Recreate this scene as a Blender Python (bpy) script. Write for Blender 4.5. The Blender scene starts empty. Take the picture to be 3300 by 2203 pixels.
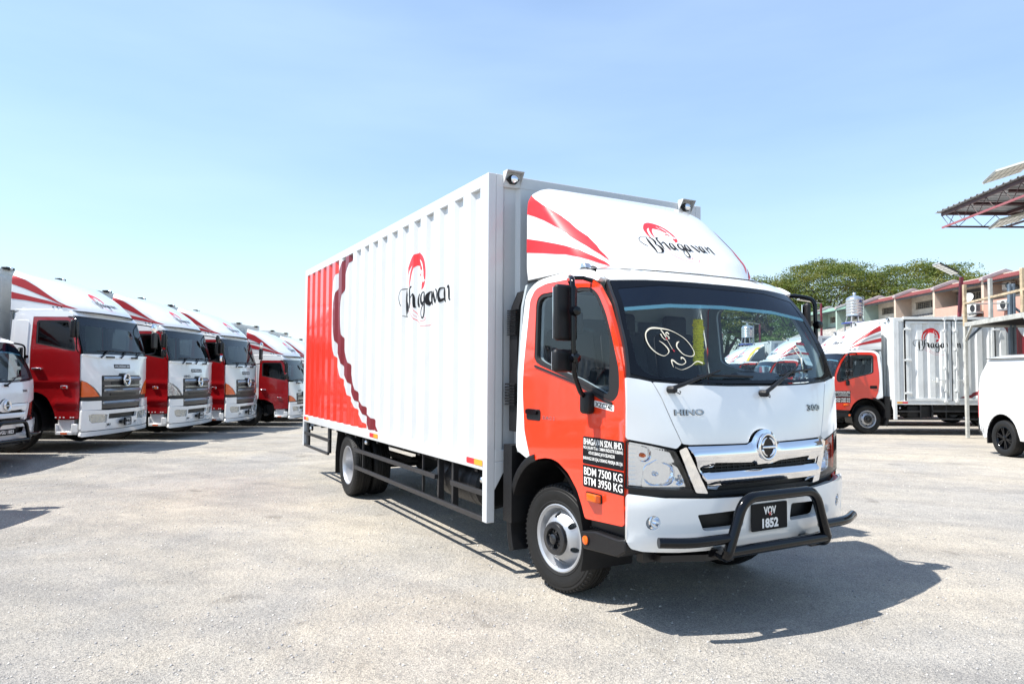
import bpy, math, random
import numpy as np
from mathutils import Vector, Matrix
from mathutils.geometry import delaunay_2d_cdt
R = math.radians
random.seed(7)
np.random.seed(7)
SC = bpy.context.scene
COL = SC.collection

# ---------------------------------------------------------------- camera, light, exposure
cd = bpy.data.cameras.new('camera')
cam = bpy.data.objects.new('camera', cd)
COL.objects.link(cam)
cd.sensor_width = 36
cd.lens = 2258 / 3300 * 36
cd.clip_start = 0.1
cd.clip_end = 3000
cam.matrix_world = Matrix.Translation((0, 0, 1.546)) @ Matrix.Rotation(math.pi / 2 + .0443, 4, 'X') @ Matrix.Rotation(.0053, 4, 'Z')
SC.camera = cam

SUN_TO = Vector((-.571, -.147, 1)).normalized()      # direction towards the sun
elev = math.asin(SUN_TO.z)
azim = math.atan2(SUN_TO.x, SUN_TO.y)
wd = bpy.data.worlds.new('World')
SC.world = wd
wd.use_nodes = True
nt = wd.node_tree
bg = nt.nodes['Background']
sky = nt.nodes.new('ShaderNodeTexSky')
sky.sky_type = 'NISHITA'
sky.sun_disc = False
sky.sun_elevation = elev
sky.sun_rotation = azim
sky.altitude = 0
sky.air_density = 1.3
sky.dust_density = .6
sky.ozone_density = 4.0
tcw = nt.nodes.new('ShaderNodeTexCoord'); mpw = nt.nodes.new('ShaderNodeMapping'); mpw.inputs['Scale'].default_value = (1, 1, 5)
nzw = nt.nodes.new('ShaderNodeTexNoise'); nzw.inputs['Scale'].default_value = 1.6; nzw.inputs['Detail'].default_value = 7
nt.links.new(tcw.outputs['Generated'], mpw.inputs[0]); nt.links.new(mpw.outputs[0], nzw.inputs['Vector'])
mrw = nt.nodes.new('ShaderNodeMapRange'); mrw.inputs[1].default_value = .4; mrw.inputs[2].default_value = .75; mrw.inputs[3].default_value = .16; mrw.inputs[4].default_value = .30
nt.links.new(nzw.outputs['Fac'], mrw.inputs[0])
mxw = nt.nodes.new('ShaderNodeMix'); mxw.data_type = 'RGBA'; mxw.inputs[7].default_value = (5.5, 6.6, 7.9, 1)      # thin high veil
nt.links.new(mrw.outputs[0], mxw.inputs[0]); nt.links.new(sky.outputs[0], mxw.inputs[6])
tnw = nt.nodes.new('ShaderNodeMix'); tnw.data_type = 'RGBA'; tnw.blend_type = 'MULTIPLY'; tnw.inputs[0].default_value = 1; tnw.inputs[7].default_value = (.95, .98, 1.02, 1)
nt.links.new(mxw.outputs[2], tnw.inputs[6]); nt.links.new(tnw.outputs[2], bg.inputs[0])
bg.inputs[1].default_value = .112
sl = bpy.data.lights.new('sun', 'SUN')
sl.energy = 5.0
sl.angle = R(.53)
sl.color = (1, .955, .89)
so = bpy.data.objects.new('sun', sl)
COL.objects.link(so)
so.rotation_euler = SUN_TO.to_track_quat('Z', 'Y').to_euler()
so.location = (0, 0, 60)
vs = SC.view_settings
vs.view_transform = 'Standard'
vs.look = 'None'
vs.exposure = .88
vs.gamma = 1
vs.use_curve_mapping = False

# ---------------------------------------------------------------- materials
def mat(name, col, rough=.5, metal=0., coat=0., var=0., scale=3., bump=0., bscale=60., spec=.5, emit=None, alpha=None):
    m = bpy.data.materials.new(name)
    m.use_nodes = True
    n = m.node_tree.nodes; l = m.node_tree.links
    b = n['Principled BSDF']
    c = tuple(col) + (1,)
    b.inputs['Base Color'].default_value = c
    b.inputs['Roughness'].default_value = rough
    b.inputs['Metallic'].default_value = metal
    b.inputs['Coat Weight'].default_value = coat
    b.inputs['Coat Roughness'].default_value = .04
    b.inputs['Specular IOR Level'].default_value = spec
    if var or bump:
        tc = n.new('ShaderNodeTexCoord')
    if var:
        nz = n.new('ShaderNodeTexNoise'); nz.inputs['Scale'].default_value = scale; nz.inputs['Detail'].default_value = 8
        nz.inputs['Roughness'].default_value = .65
        l.new(tc.outputs['Object'], nz.inputs['Vector'])
        rp = n.new('ShaderNodeValToRGB')
        rp.color_ramp.elements[0].position = .3; rp.color_ramp.elements[1].position = .7
        lo = tuple(max(0, x * (1 - var)) for x in col) + (1,)
        hi = tuple(min(1, x * (1 + var * .5)) for x in col) + (1,)
        rp.color_ramp.elements[0].color = lo; rp.color_ramp.elements[1].color = hi
        l.new(nz.outputs['Fac'], rp.inputs[0]); l.new(rp.outputs[0], b.inputs['Base Color'])
    if bump:
        n2 = n.new('ShaderNodeTexNoise'); n2.inputs['Scale'].default_value = bscale; n2.inputs['Detail'].default_value = 4
        l.new(tc.outputs['Object'], n2.inputs['Vector'])
        bp = n.new('ShaderNodeBump'); bp.inputs['Strength'].default_value = bump; bp.inputs['Distance'].default_value = .01
        l.new(n2.outputs['Fac'], bp.inputs['Height']); l.new(bp.outputs[0], b.inputs['Normal'])
    if emit:
        b.inputs['Emission Color'].default_value = tuple(emit) + (1,); b.inputs['Emission Strength'].default_value = 1
    return m

def glass(name, tint, gloss=.0, opaque=0., bodycol=(.01, .015, .02)):
    """thin pane: Fresnel reflection over tinted see-through"""
    m = bpy.data.materials.new(name); m.use_nodes = True
    n = m.node_tree.nodes; l = m.node_tree.links
    n.remove(n['Principled BSDF'])
    out = n['Material Output']
    fr = n.new('ShaderNodeFresnel')
    ge = n.new('ShaderNodeNewGeometry'); mi = n.new('ShaderNodeMapRange'); mi.inputs[3].default_value = 1.5; mi.inputs[4].default_value = 1 / 1.5
    l.new(ge.outputs['Backfacing'], mi.inputs[0]); l.new(mi.outputs[0], fr.inputs[0])
    tr = n.new('ShaderNodeBsdfTransparent'); tr.inputs[0].default_value = tuple(tint) + (1,)
    gl = n.new('ShaderNodeBsdfGlossy'); gl.inputs['Roughness'].default_value = gloss
    mx = n.new('ShaderNodeMixShader')
    l.new(fr.outputs[0], mx.inputs[0])
    base = tr
    if opaque:
        df = n.new('ShaderNodeBsdfDiffuse'); df.inputs[0].default_value = tuple(bodycol) + (1,)
        m2 = n.new('ShaderNodeMixShader'); m2.inputs[0].default_value = opaque
        l.new(tr.outputs[0], m2.inputs[1]); l.new(df.outputs[0], m2.inputs[2]); base = m2
    l.new(base.outputs[0], mx.inputs[1]); l.new(gl.outputs[0], mx.inputs[2]); l.new(mx.outputs[0], out.inputs[0])
    return m

WHITE = mat('white_paint', (.80, .81, .80), .22, coat=1., var=.03, scale=2)
BOXW = mat('white_box_paint', (.585, .60, .605), .36, coat=.4, var=.06, scale=1.6, bump=.03, bscale=9)
OLDW = mat('weathered_white_paint', (.73, .75, .74), .4, coat=.3, var=.14, scale=2.5)
RED = mat('orange_red_paint', (.76, .045, .013), .22, coat=1., var=.04, scale=3)
REDD = mat('deep_red_paint', (.30, .005, .008), .25, coat=1., var=.1, scale=3)
VRED = mat('red_vinyl', (.66, .02, .028), .5, coat=.1)
VREDO = mat('orange_red_vinyl', (.78, .035, .015), .3, coat=.8, var=.04)
VMAR = mat('maroon_vinyl', (.17, .007, .014), .42, coat=.2)
VBLK = mat('black_vinyl', (.006, .0065, .008), .6, spec=.2)
VGRY = mat('grey_vinyl', (.36, .37, .38), .4)
VWHT = mat('white_lettering', (.82, .82, .80), .4)
VORA = mat('amber_sticker', (.75, .33, .01), .3, coat=.5)
BLK = mat('black_plastic', (.007, .007, .008), .42, spec=.35, var=.2, scale=20, bump=.25, bscale=320)
BLKG = mat('black_gloss_coat', (.002, .0025, .004), .12, coat=.15, spec=.25)
CHAS = mat('chassis_black', (.006, .006, .007), .45, var=.3, scale=8)
GUARD = mat('dark_grey_steel_paint', (.018, .018, .020), .42, var=.25, scale=12)
RUBR = mat('tyre_rubber', (.009, .009, .009), .6, spec=.35, var=.25, scale=14, bump=.15, bscale=90)
SEAL = mat('rubber_seal', (.01, .01, .011), .6)
SILV = mat('silver_wheel_paint', (.44, .45, .47), .36, metal=.6, var=.06, scale=6)
CHR = mat('chrome', (.86, .86, .87), .035, metal=1.)
GRLG = mat('grille_grey', (.035, .036, .038), .35, metal=.2)
GCHR = mat('dull_chrome', (.40, .41, .42), .26, metal=.8, var=.2, scale=7)
REFL = mat('lamp_reflector', (.8, .82, .85), .12, metal=1.)
AMB = mat('amber_lens', (.74, .11, .002), .25, coat=.4)
REDL = mat('red_lens', (.5, .01, .01), .12, coat=1.)
HUBB = mat('black_hub_cap', (.012, .013, .016), .3, coat=.4)
INT = mat('cab_trim_dark', (.03, .035, .04), .6)
INTG = mat('cab_trim_grey', (.30, .34, .36), .7)
SEATM = mat('seat_cloth', (.025, .028, .035), .8)
GLASS = glass('windshield_glass', (.80, .90, .91))
GLASSS = glass('side_glass', (.84, .90, .92))
GLASSD = glass('dark_side_glass', (.13, .15, .17))
GLASSH = glass('tinted_windshield', (.42, .56, .58))
GLBAND = glass('navy_sun_band', (.02, .03, .05), opaque=.8, bodycol=(.004, .008, .018))
GLBLUE = glass('pale_blue_film', (.35, .6, .75), opaque=.45, bodycol=(.13, .34, .46))
LENS = glass('clear_lamp_lens', (.93, .95, .97))
LENSH = glass('hazy_lamp_lens', (.85, .86, .84), opaque=.35, bodycol=(.5, .5, .46))
STEEL = mat('stainless_steel', (.62, .66, .70), .25, metal=.9, var=.1, scale=4)
GALV = mat('galvanised_grey', (.36, .38, .39), .5, metal=.2, var=.2, scale=6)

# ---------------------------------------------------------------- mesh helpers
def link(o, parent=None):
    COL.objects.link(o)
    if parent is not None: o.parent = parent
    return o

def mk(name, V, F, m, parent=None, smooth=40, bevel=0., seg=2, mats=None, fm=None):
    me = bpy.data.meshes.new(name)
    me.from_pydata([tuple(v) for v in V], [], [tuple(f) for f in F])
    if mats:
        for q in mats: me.materials.append(q)
        if fm is not None: me.polygons.foreach_set('material_index', fm)
    else:
        me.materials.append(m)
    if smooth:
        me.polygons.foreach_set('use_smooth', [True] * len(me.polygons))
        me.set_sharp_from_angle(angle=R(smooth))
    me.update()
    o = bpy.data.objects.new(name, me)
    link(o, parent)
    if bevel:
        b = o.modifiers.new('bevel', 'BEVEL'); b.width = bevel; b.segments = seg; b.limit_method = 'ANGLE'; b.angle_limit = R(35)
        b.harden_normals = False
    return o

def thing(name, label, cat, loc=(0, 0, 0), rz=0., group=None, rot=None):
    o = bpy.data.objects.new(name, None)
    o.empty_display_size = .3
    COL.objects.link(o)
    o.location = loc
    o.rotation_euler = rot if rot else (0, 0, rz)
    o['label'] = label; o['category'] = cat
    if group: o['group'] = group
    return o

def tag(o, label, cat, group=None):
    o['label'] = label; o['category'] = cat
    if group: o['group'] = group
    return o

class MB:
    def __init__(s, mir=False): s.V = []; s.F = []; s.X = None
    def add(s, V, F):
        b = len(s.V)
        if s.X is not None: V = [tuple(s.X @ Vector(v)) for v in V]
        s.V += [tuple(v) for v in V]; s.F += [tuple(b + i for i in f) for f in F]
        return s
    def box(s, x0, x1, y0, y1, z0, z1):
        V = [(x0, y0, z0), (x1, y0, z0), (x1, y1, z0), (x0, y1, z0), (x0, y0, z1), (x1, y0, z1), (x1, y1, z1), (x0, y1, z1)]
        return s.add(V, [(0, 3, 2, 1), (4, 5, 6, 7), (0, 1, 5, 4), (1, 2, 6, 5), (2, 3, 7, 6), (3, 0, 4, 7)])
    def beam(s, a, b, w, h, up=(0, 0, 1)):
        a = Vector(a); b = Vector(b); d = (b - a).normalized(); up = Vector(up)
        if abs(d.dot(up)) > .98: up = Vector((0, 1, 0))
        sx = d.cross(up).normalized() * w / 2; sz = sx.cross(d).normalized() * h / 2
        V = [a - sx - sz, a + sx - sz, a + sx + sz, a - sx + sz, b - sx - sz, b + sx - sz, b + sx + sz, b - sx + sz]
        return s.add(V, [(3, 2, 1, 0), (4, 5, 6, 7), (0, 1, 5, 4), (1, 2, 6, 5), (2, 3, 7, 6), (3, 0, 4, 7)])
    def tube(s, P, r, n=10, rs=None):
        P = [Vector(p) for p in P]; V = []; F = []
        t0 = (P[1] - P[0]).normalized()
        u = t0.orthogonal().normalized()
        for i, p in enumerate(P):
            t = ((P[min(i + 1, len(P) - 1)] - P[max(i - 1, 0)])).normalized()
            u = (u - t * u.dot(t)).normalized(); w = t.cross(u)
            rr = rs[i] if rs else r
            for k in range(n):
                a = 2 * math.pi * k / n
                V.append(p + (u * math.cos(a) + w * math.sin(a)) * rr)
        for i in range(len(P) - 1):
            for k in range(n):
                F.append((i * n + k, i * n + (k + 1) % n, (i + 1) * n + (k + 1) % n, (i + 1) * n + k))
        F.append(tuple(range(n))[::-1]); F.append(tuple((len(P) - 1) * n + k for k in range(n)))
        return s.add(V, F)
    def lathe(s, prof, c=(0, 0, 0), ax='z', n=24, sgn=1, cap=False):
        """prof: (radius, height along axis)"""
        V = []; F = []
        for r, h in prof:
            for k in range(n):
                a = 2 * math.pi * k / n
                x, y = r * math.cos(a), r * math.sin(a)
                h2 = h * sgn
                p = (x, y, h2) if ax == 'z' else ((h2, x, y) if ax == 'x' else (x, h2, y))
                V.append((p[0] + c[0], p[1] + c[1], p[2] + c[2]))
        m = len(prof)
        fl = (sgn > 0) != (ax == 'y')
        for i in range(m - 1):
            for k in range(n):
                q = (i * n + k, i * n + (k + 1) % n, (i + 1) * n + (k + 1) % n, (i + 1) * n + k)
                F.append(q if fl else q[::-1])
        if cap:
            F.append(tuple(range(n))[::-1]); F.append(tuple((m - 1) * n + k for k in range(n)))
        return s.add(V, F)
    def prism(s, pts, vec):
        pts = [Vector(p) for p in pts]; vec = Vector(vec); n = len(pts)
        V = pts + [p + vec for p in pts]
        F = [tuple(range(n))[::-1], tuple(range(n, 2 * n))] + [(i, (i + 1) % n, n + (i + 1) % n, n + i) for i in range(n)]
        return s.add(V, F)
    def obj(s, name, m, parent=None, **k): return mk(name, s.V, s.F, m, parent, **k)

def bend(P, r=.05, n=5):
    """round the corners of a polyline"""
    P = [Vector(p) for p in P]; out = [P[0]]
    for i in range(1, len(P) - 1):
        a = P[i - 1] - P[i]; b = P[i + 1] - P[i]
        ra = min(r, a.length * .49, b.length * .49)
        A = P[i] + a.normalized() * ra; B = P[i] + b.normalized() * ra
        for k in range(n + 1):
            t = k / n
            out.append(A * (1 - t) ** 2 + P[i] * 2 * t * (1 - t) + B * t * t)
    out.append(P[-1]); return out

def itp(t, tab): return float(np.interp(t, [a for a, b in tab], [b for a, b in tab]))

class Surf:
    def __init__(s, f, sg=1, e=.004): s.f = f; s.sg = sg; s.e = e
    def nrm(s, u, v):
        e = s.e
        du = Vector(s.f(u + e, v)) - Vector(s.f(u - e, v)); dv = Vector(s.f(u, v + e)) - Vector(s.f(u, v - e))
        n = du.cross(dv) * s.sg
        return n.normalized() if n.length > 1e-12 else Vector((0, 0, 1))
    def __call__(s, u, v, o=0.):
        p = Vector(s.f(u, v))
        return p + s.nrm(u, v) * o if o else p

def dens(poly, res):
    out = []
    n = len(poly)
    for i in range(n):
        a = poly[i]; b = poly[(i + 1) % n]
        L = math.hypot(b[0] - a[0], b[1] - a[1]); k = max(1, int(math.ceil(L / res)))
        for j in range(k): out.append((a[0] + (b[0] - a[0]) * j / k, a[1] + (b[1] - a[1]) * j / k))
    return out

def inside(p, loops):
    x, y = p; c = False
    for L in loops:
        n = len(L); j = n - 1
        for i in range(n):
            xi, yi = L[i]; xj, yj = L[j]
            if (yi > y) != (yj > y) and x < (xj - xi) * (y - yi) / (yj - yi) + xi: c = not c
            j = i
    return c

def tri(loops, res, ucuts=(), vcuts=(), grid=True):
    loops = [dens(L, res) for L in loops]
    P = []; E = []
    for L in loops:
        b = len(P); P += L; n = len(L)
        E += [(b + i, b + (i + 1) % n) for i in range(n)]
    us = [p[0] for p in P]; vs_ = [p[1] for p in P]
    u0, u1, v0, v1 = min(us), max(us), min(vs_), max(vs_)
    for c in ucuts:
        if u0 < c < u1: b = len(P); P += [(c, v0 - .01), (c, v1 + .01)]; E.append((b, b + 1))
    for c in vcuts:
        if v0 < c < v1: b = len(P); P += [(u0 - .01, c), (u1 + .01, c)]; E.append((b, b + 1))
    if grid:
        nu = int((u1 - u0) / res); nv = int((v1 - v0) / res)
        for i in range(1, nu + 1):
            for j in range(1, nv + 1):
                q = (u0 + (u1 - u0) * i / (nu + 1), v0 + (v1 - v0) * j / (nv + 1))
                if inside(q, loops): P.append(q)
    r = delaunay_2d_cdt([Vector(p) for p in P], E, [], 0, 1e-6)
    V = [(v.x, v.y) for v in r[0]]
    F = []
    for f in r[2]:
        cx = sum(V[i][0] for i in f) / len(f); cy = sum(V[i][1] for i in f) / len(f)
        if inside((cx, cy), loops): F.append(tuple(f))
    return V, F

def rc(poly, r):
    if not r or len(poly) > 40: return poly
    n = len(poly); out = []
    for i in range(n):
        p = poly[i]; a = poly[i - 1]; b = poly[(i + 1) % n]
        la = math.hypot(a[0] - p[0], a[1] - p[1]); lb = math.hypot(b[0] - p[0], b[1] - p[1])
        if la < 1e-5 or lb < 1e-5: out.append(p); continue
        cs = ((a[0] - p[0]) * (b[0] - p[0]) + (a[1] - p[1]) * (b[1] - p[1])) / la / lb
        if cs < -.992: out.append(p); continue
        ra = min(r, la * .42, lb * .42)
        A = (p[0] + (a[0] - p[0]) / la * ra, p[1] + (a[1] - p[1]) / la * ra); B = (p[0] + (b[0] - p[0]) / lb * ra, p[1] + (b[1] - p[1]) / lb * ra)
        for k in range(4):
            t = k / 3; out.append((A[0] * (1 - t) ** 2 + p[0] * 2 * t * (1 - t) + B[0] * t * t, A[1] * (1 - t) ** 2 + p[1] * 2 * t * (1 - t) + B[1] * t * t))
    return out

def panel(name, loops, S, m, parent=None, res=.07, thick=.02, off=0., ucuts=(), vcuts=(), bevel=0., smooth=32, back=True, r=.012):
    loops = [rc(L, r) for L in loops]
    V, F = tri(loops, res, ucuts, vcuts)
    N = len(V)
    top = [S(u, v, off) for u, v in V]
    # orient
    if F:
        a, b, c = [top[i] for i in F[0][:3]]
        g = (b - a).cross(c - a); n0 = S.nrm(*V[F[0][0]])
        if g.dot(n0) < 0: F = [f[::-1] for f in F]
    if not thick:
        return mk(name, top, F, m, parent, smooth=smooth)
    bot = [S(u, v, off - thick) for u, v in V]
    cnt = {}
    for f in F:
        for i in range(len(f)):
            e = (f[i], f[(i + 1) % len(f)]); cnt[e] = 1
    side = [(e[1], e[0], e[0] + N, e[1] + N) for e in cnt if (e[1], e[0]) not in cnt]
    FF = list(F) + side
    if back: FF += [tuple(i + N for i in f[::-1]) for f in F]
    return mk(name, top + bot, FF, m, parent, smooth=smooth, bevel=bevel)

def decals(name, shapes, S, m, parent, off=.0015, res=.08, ucuts=(), vcuts=(), stack=.00008, grid=False):
    """several flat shapes printed on a surface, joined into one mesh; shapes = list of loop lists"""
    V = []; F = []
    for k, loops in enumerate(shapes):
        v, f = tri(loops, res, ucuts, vcuts, grid=grid)
        b = len(V)
        o = off + stack * k
        p3 = [S(a, c, o) for a, c in v]
        if f:
            a, bb, c = [p3[i] for i in f[0][:3]]
            if (bb - a).cross(c - a).dot(S.nrm(*v[f[0][0]])) < 0: f = [q[::-1] for q in f]
        V += p3; F += [tuple(b + i for i in q) for q in f]
    return mk(name, V, F, m, parent, smooth=40 if grid else 0)

_tx = {}
def text2d(s, bold=0.):
    k = (s, bold)
    if k in _tx: return _tx[k]
    cu = bpy.data.curves.new('lettering', 'FONT'); cu.body = s; cu.offset = bold; cu.resolution_u = 3
    ob = bpy.data.objects.new('lettering', cu); COL.objects.link(ob)
    dg = bpy.context.evaluated_depsgraph_get(); dg.update()
    me = bpy.data.meshes.new_from_object(ob.evaluated_get(dg))
    V = np.array([v.co[:2] for v in me.vertices]); F = [tuple(p.vertices) for p in me.polygons]
    bpy.data.objects.remove(ob); bpy.data.curves.remove(cu); bpy.data.meshes.remove(me)
    V = (V - V.min(0)) / (V.max(0) - V.min(0))
    _tx[k] = (V, F); return _tx[k]

def letters(name, lines, S, m, parent, off=.003, bold=.0, thick=0.):
    """lines: (string, u0, u1, v0, v1) fitted to that rectangle"""
    V = []; F = []
    for s, u0, u1, v0, v1 in lines:
        tv, tf = text2d(s, bold); b = len(V)
        V += [S(u0 + (u1 - u0) * a, v0 + (v1 - v0) * c, off) for a, c in tv]
        F += [tuple(b + i for i in q) for q in tf]
        if F and len(tf):
            q = F[-1]
        if thick:
            b2 = len(V)
            V += [S(u0 + (u1 - u0) * a, v0 + (v1 - v0) * c, off - thick) for a, c in tv]
            ed = {}
            for q in tf:
                for i in range(len(q)): ed[(q[i], q[(i + 1) % len(q)])] = 1
            F += [(b + e[1], b + e[0], b2 + e[0], b2 + e[1]) for e in ed if (e[1], e[0]) not in ed]
    return mk(name, V, F, m, parent, smooth=0)

def spline(P, n=8):
    """Catmull-Rom through points"""
    P = [P[0]] + list(P) + [P[-1]]; out = []
    for i in range(1, len(P) - 2):
        p0, p1, p2, p3 = [np.array(q, float) for q in P[i - 1:i + 3]]
        for k in range(n):
            t = k / n
            out.append(tuple(.5 * ((2 * p1) + (-p0 + p2) * t + (2 * p0 - 5 * p1 + 4 * p2 - p3) * t * t + (-p0 + 3 * p1 - 3 * p2 + p3) * t ** 3)))
    out.append(tuple(P[-1])); return out

def stroke(P, n=6):
    """variable-width brush stroke, points (x, y, width) -> outline loop"""
    Q = spline(P, n); L = []; Rr = []
    for i, q in enumerate(Q):
        a = Q[max(i - 1, 0)]; b = Q[min(i + 1, len(Q) - 1)]
        dx, dy = b[0] - a[0], b[1] - a[1]; d = math.hypot(dx, dy) or 1
        w = max(q[2], .0008) / 2
        L.append((q[0] - dy / d * w, q[1] + dx / d * w)); Rr.append((q[0] + dy / d * w, q[1] - dx / d * w))
    return L + Rr[::-1]

def nib(P, w=.03, ang=50, n=6, thin=.004):
    """broad-nib pen stroke: quads swept along a spline with the nib at a fixed angle"""
    Q = spline([(p[0], p[1]) for p in P], n)
    c, s = math.cos(R(ang)) * w / 2, math.sin(R(ang)) * w / 2
    L = []; Rr = []
    for i, q in enumerate(Q):
        a = Q[max(i - 1, 0)]; b = Q[min(i + 1, len(Q) - 1)]
        dx, dy = b[0] - a[0], b[1] - a[1]; d = math.hypot(dx, dy) or 1
        nx, ny = -dy / d, dx / d
        k = nx * c + ny * s
        k = k if abs(k) > thin / 2 else (thin / 2 if k >= 0 else -thin / 2)
        L.append((q[0] + nx * abs(k), q[1] + ny * abs(k))); Rr.append((q[0] - nx * abs(k), q[1] - ny * abs(k)))
    return L + Rr[::-1]
# ---------------------------------------------------------------- printed company mark
K_ = 1.22
def _q(P, dx=0, dy=0): return [((p[0] + dx - 180) * .00064, (1040 - (p[1] + dy) - (p[0] + dx - 650) * .045) * .00062, (p[2] * K_ * .00064)) for p in P]
_a = [[(1012, 826, 12), (950, 832, 16), (914, 890, 40), (910, 960, 50), (945, 1008, 42), (1005, 975, 12)], [(1010, 822, 18), (1012, 880, 40), (1015, 950, 42), (1030, 1005, 30), (1064, 1028, 6)]]
LOGO_BLACK = [_q(p) for p in [
    [(298, 988, 14), (236, 948, 18), (190, 860, 18), (212, 780, 12), (290, 725, 9), (410, 705, 9)],
    [(418, 716, 10), (414, 800, 42), (412, 900, 54), (418, 1050, 48), (422, 1162, 12)],
    [(400, 706, 8), (500, 714, 12), (558, 760, 38), (568, 830, 52), (548, 882, 30), (518, 908, 8)],
    [(518, 908, 8), (578, 950, 38), (606, 1030, 64), (588, 1092, 52), (540, 1148, 20), (430, 1165, 11), (330, 1150, 5)],
    [(762, 693, 8), (700, 705, 24), (672, 735, 32), (670, 800, 40), (680, 930, 40), (672, 1038, 12)],
    [(690, 885, 8), (750, 838, 14), (798, 822, 30), (815, 870, 44), (820, 960, 44), (835, 1015, 30), (860, 1030, 6)],
    [(1268, 812, 12), (1190, 820, 16), (1142, 880, 42), (1146, 950, 50), (1190, 985, 38), (1252, 950, 12)],
    [(1270, 810, 20), (1268, 900, 42), (1276, 1030, 38), (1270, 1130, 36), (1235, 1192, 24), (1178, 1198, 18), (1145, 1130, 16), (1165, 1060, 15), (1215, 1012, 14), (1262, 985, 8)],
    [(1560, 795, 26), (1605, 845, 44), (1665, 960, 44), (1698, 995, 10)],
    [(1694, 990, 8), (1732, 900, 16), (1738, 830, 24), (1692, 792, 22)],
    [(2018, 772, 22), (2030, 850, 38), (2034, 965, 20)],
    [(2044, 856, 8), (2098, 792, 16), (2146, 780, 32), (2162, 850, 44), (2165, 930, 42), (2180, 965, 26), (2214, 968, 6)]]] \
    + [_q(p, d[0], d[1]) for d in ((0, 0), (425, -14), (884, -42)) for p in _a]
K_ = 1.
LOGO_RED = [_q(p) for p in [
    [(548, 716, 16), (548, 610, 56), (596, 470, 84), (700, 345, 96), (800, 290, 150), (920, 275, 200), (1060, 300, 200), (1170, 370, 190), (1228, 480, 160), (1246, 590, 120), (1216, 690, 110), (1160, 770, 12)],
    [(664, 700, 14), (672, 610, 44), (724, 480, 60), (800, 385, 60), (880, 340, 40)],
    [(1045, 575, 10), (1085, 532, 22), (1140, 552, 30), (1180, 600, 20)],
    [(640, 1075, 4), (760, 1165, 9), (930, 1262, 9), (1100, 1320, 7), (1300, 1325, 6), (1440, 1302, 7), (1492, 1250, 11), (1472, 1238, 12)],
    [(722, 960, 5), (820, 1072, 8), (950, 1190, 8), (1100, 1240, 7), (1250, 1246, 7), (1312, 1228, 9), (1294, 1192, 14)],
    [(690, 1020, 4), (800, 1130, 5), (900, 1200, 3)]]]
LOGO_CUT = [_q(p) for p in [
    [(580, 690, 6), (598, 600, 24), (650, 480, 30), (720, 400, 8)],
    [(1022, 290, 12), (1040, 370, 14), (1050, 400, 6)],
    [(1096, 300, 10), (1160, 372, 34), (1196, 440, 22), (1204, 500, 46), (1216, 560, 26), (1232, 622, 44), (1268, 632, 8)],
    [(1168, 470, 30), (1150, 520, 14), (1188, 590, 34), (1222, 650, 14), (1290, 625, 14)],
    [(1120, 640, 20), (1142, 604, 22), (1176, 640, 22), (1142, 684, 22), (1118, 645, 20)],
    [(1060, 700, 14), (1110, 712, 20), (1140, 770, 20)]]]

def logo(S, parent, fn, ucuts=(), vcuts=(), off=.0008, small=False):
    f = lambda sh: [[tuple(fn(x, y)) for x, y in stroke(p, 3 if small else 6)] for p in sh]
    decals('swirl_emblem', [[l] for l in f(LOGO_RED)], S, VRED, parent, off, .05, ucuts, vcuts)
    if not small: decals('emblem_cutout', [[l] for l in f(LOGO_CUT)], S, VWHT, parent, off + .0006, .05, ucuts, vcuts)
    decals('company_lettering', [[l] for l in f(LOGO_BLACK)], S, VBLK, parent, off + .0012, .05, ucuts, vcuts)

# ---------------------------------------------------------------- light truck
WT = [(.45, .985), (1.0, .995), (1.5, .985), (2.1, .945), (2.2, .925), (2.26, .89)]
YC = [(.48, -1.075), (.60, -1.10), (.80, -1.105), (1.16, -1.095), (1.3, -1.075), (1.47, -1.04), (1.6, -.975), (2.16, -.70), (2.21, -.655), (2.25, -.58), (2.28, -.45)]
YK = [(.48, -.920), (1.15, -.932), (1.4, -.930), (1.53, -.920), (1.73, -.860), (1.99, -.722), (2.13, -.60), (2.2, -.53), (2.26, -.40)]
def _sm(t, tab, h=.03): return (itp(t - h, tab) + itp(t, tab) * 2 + itp(t + h, tab)) / 4
def front_f(x, z):
    w = _sm(z, WT); a = min(abs(x) / w, 1.05); c = _sm(z, YC); k = _sm(z, YK)
    return (x, c + (k - c) * a ** 2.9, z)
FR = Surf(front_f)
SR = Surf(lambda y, z: (-_sm(z, WT), y, z), -1)      # the truck's right side (local -X)
SL = Surf(lambda y, z: (_sm(z, WT), y, z), 1)
DW = [(2.2, .86), (2.35, .88), (2.75, .88), (2.87, .87), (2.94, .83), (2.98, .76), (3.0, .66)]
DC = [(2.24, -.55), (2.4, -.44), (2.55, -.29), (2.7, -.11), (2.85, .10), (2.95, .28), (3.0, .42)]
DK = [(2.24, -.22), (2.4, -.16), (2.55, -.03), (2.7, .12), (2.85, .25), (2.95, .36), (3.0, .43)]
def defl_front(x, z):
    w = _sm(z, DW, .015); a = min(abs(x) / w, 1); c = _sm(z, DC); k = _sm(z, DK)
    return (x, k - (k - c) * math.sqrt(max(0, 1 - a * a)), z)
def defl_side(s):
    def f(y, z):
        w = _sm(z, DW, .015); c = _sm(z, DC); k = _sm(z, DK)
        if y >= k: return (s * w, y, z)
        t = min((k - y) / (k - c), .9999)
        return (s * w * math.sqrt(1 - t * t), y, z)
    return f
DFR = Surf(defl_front)
DSR = Surf(defl_side(-1), -1); DSL = Surf(defl_side(1), 1)

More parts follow.
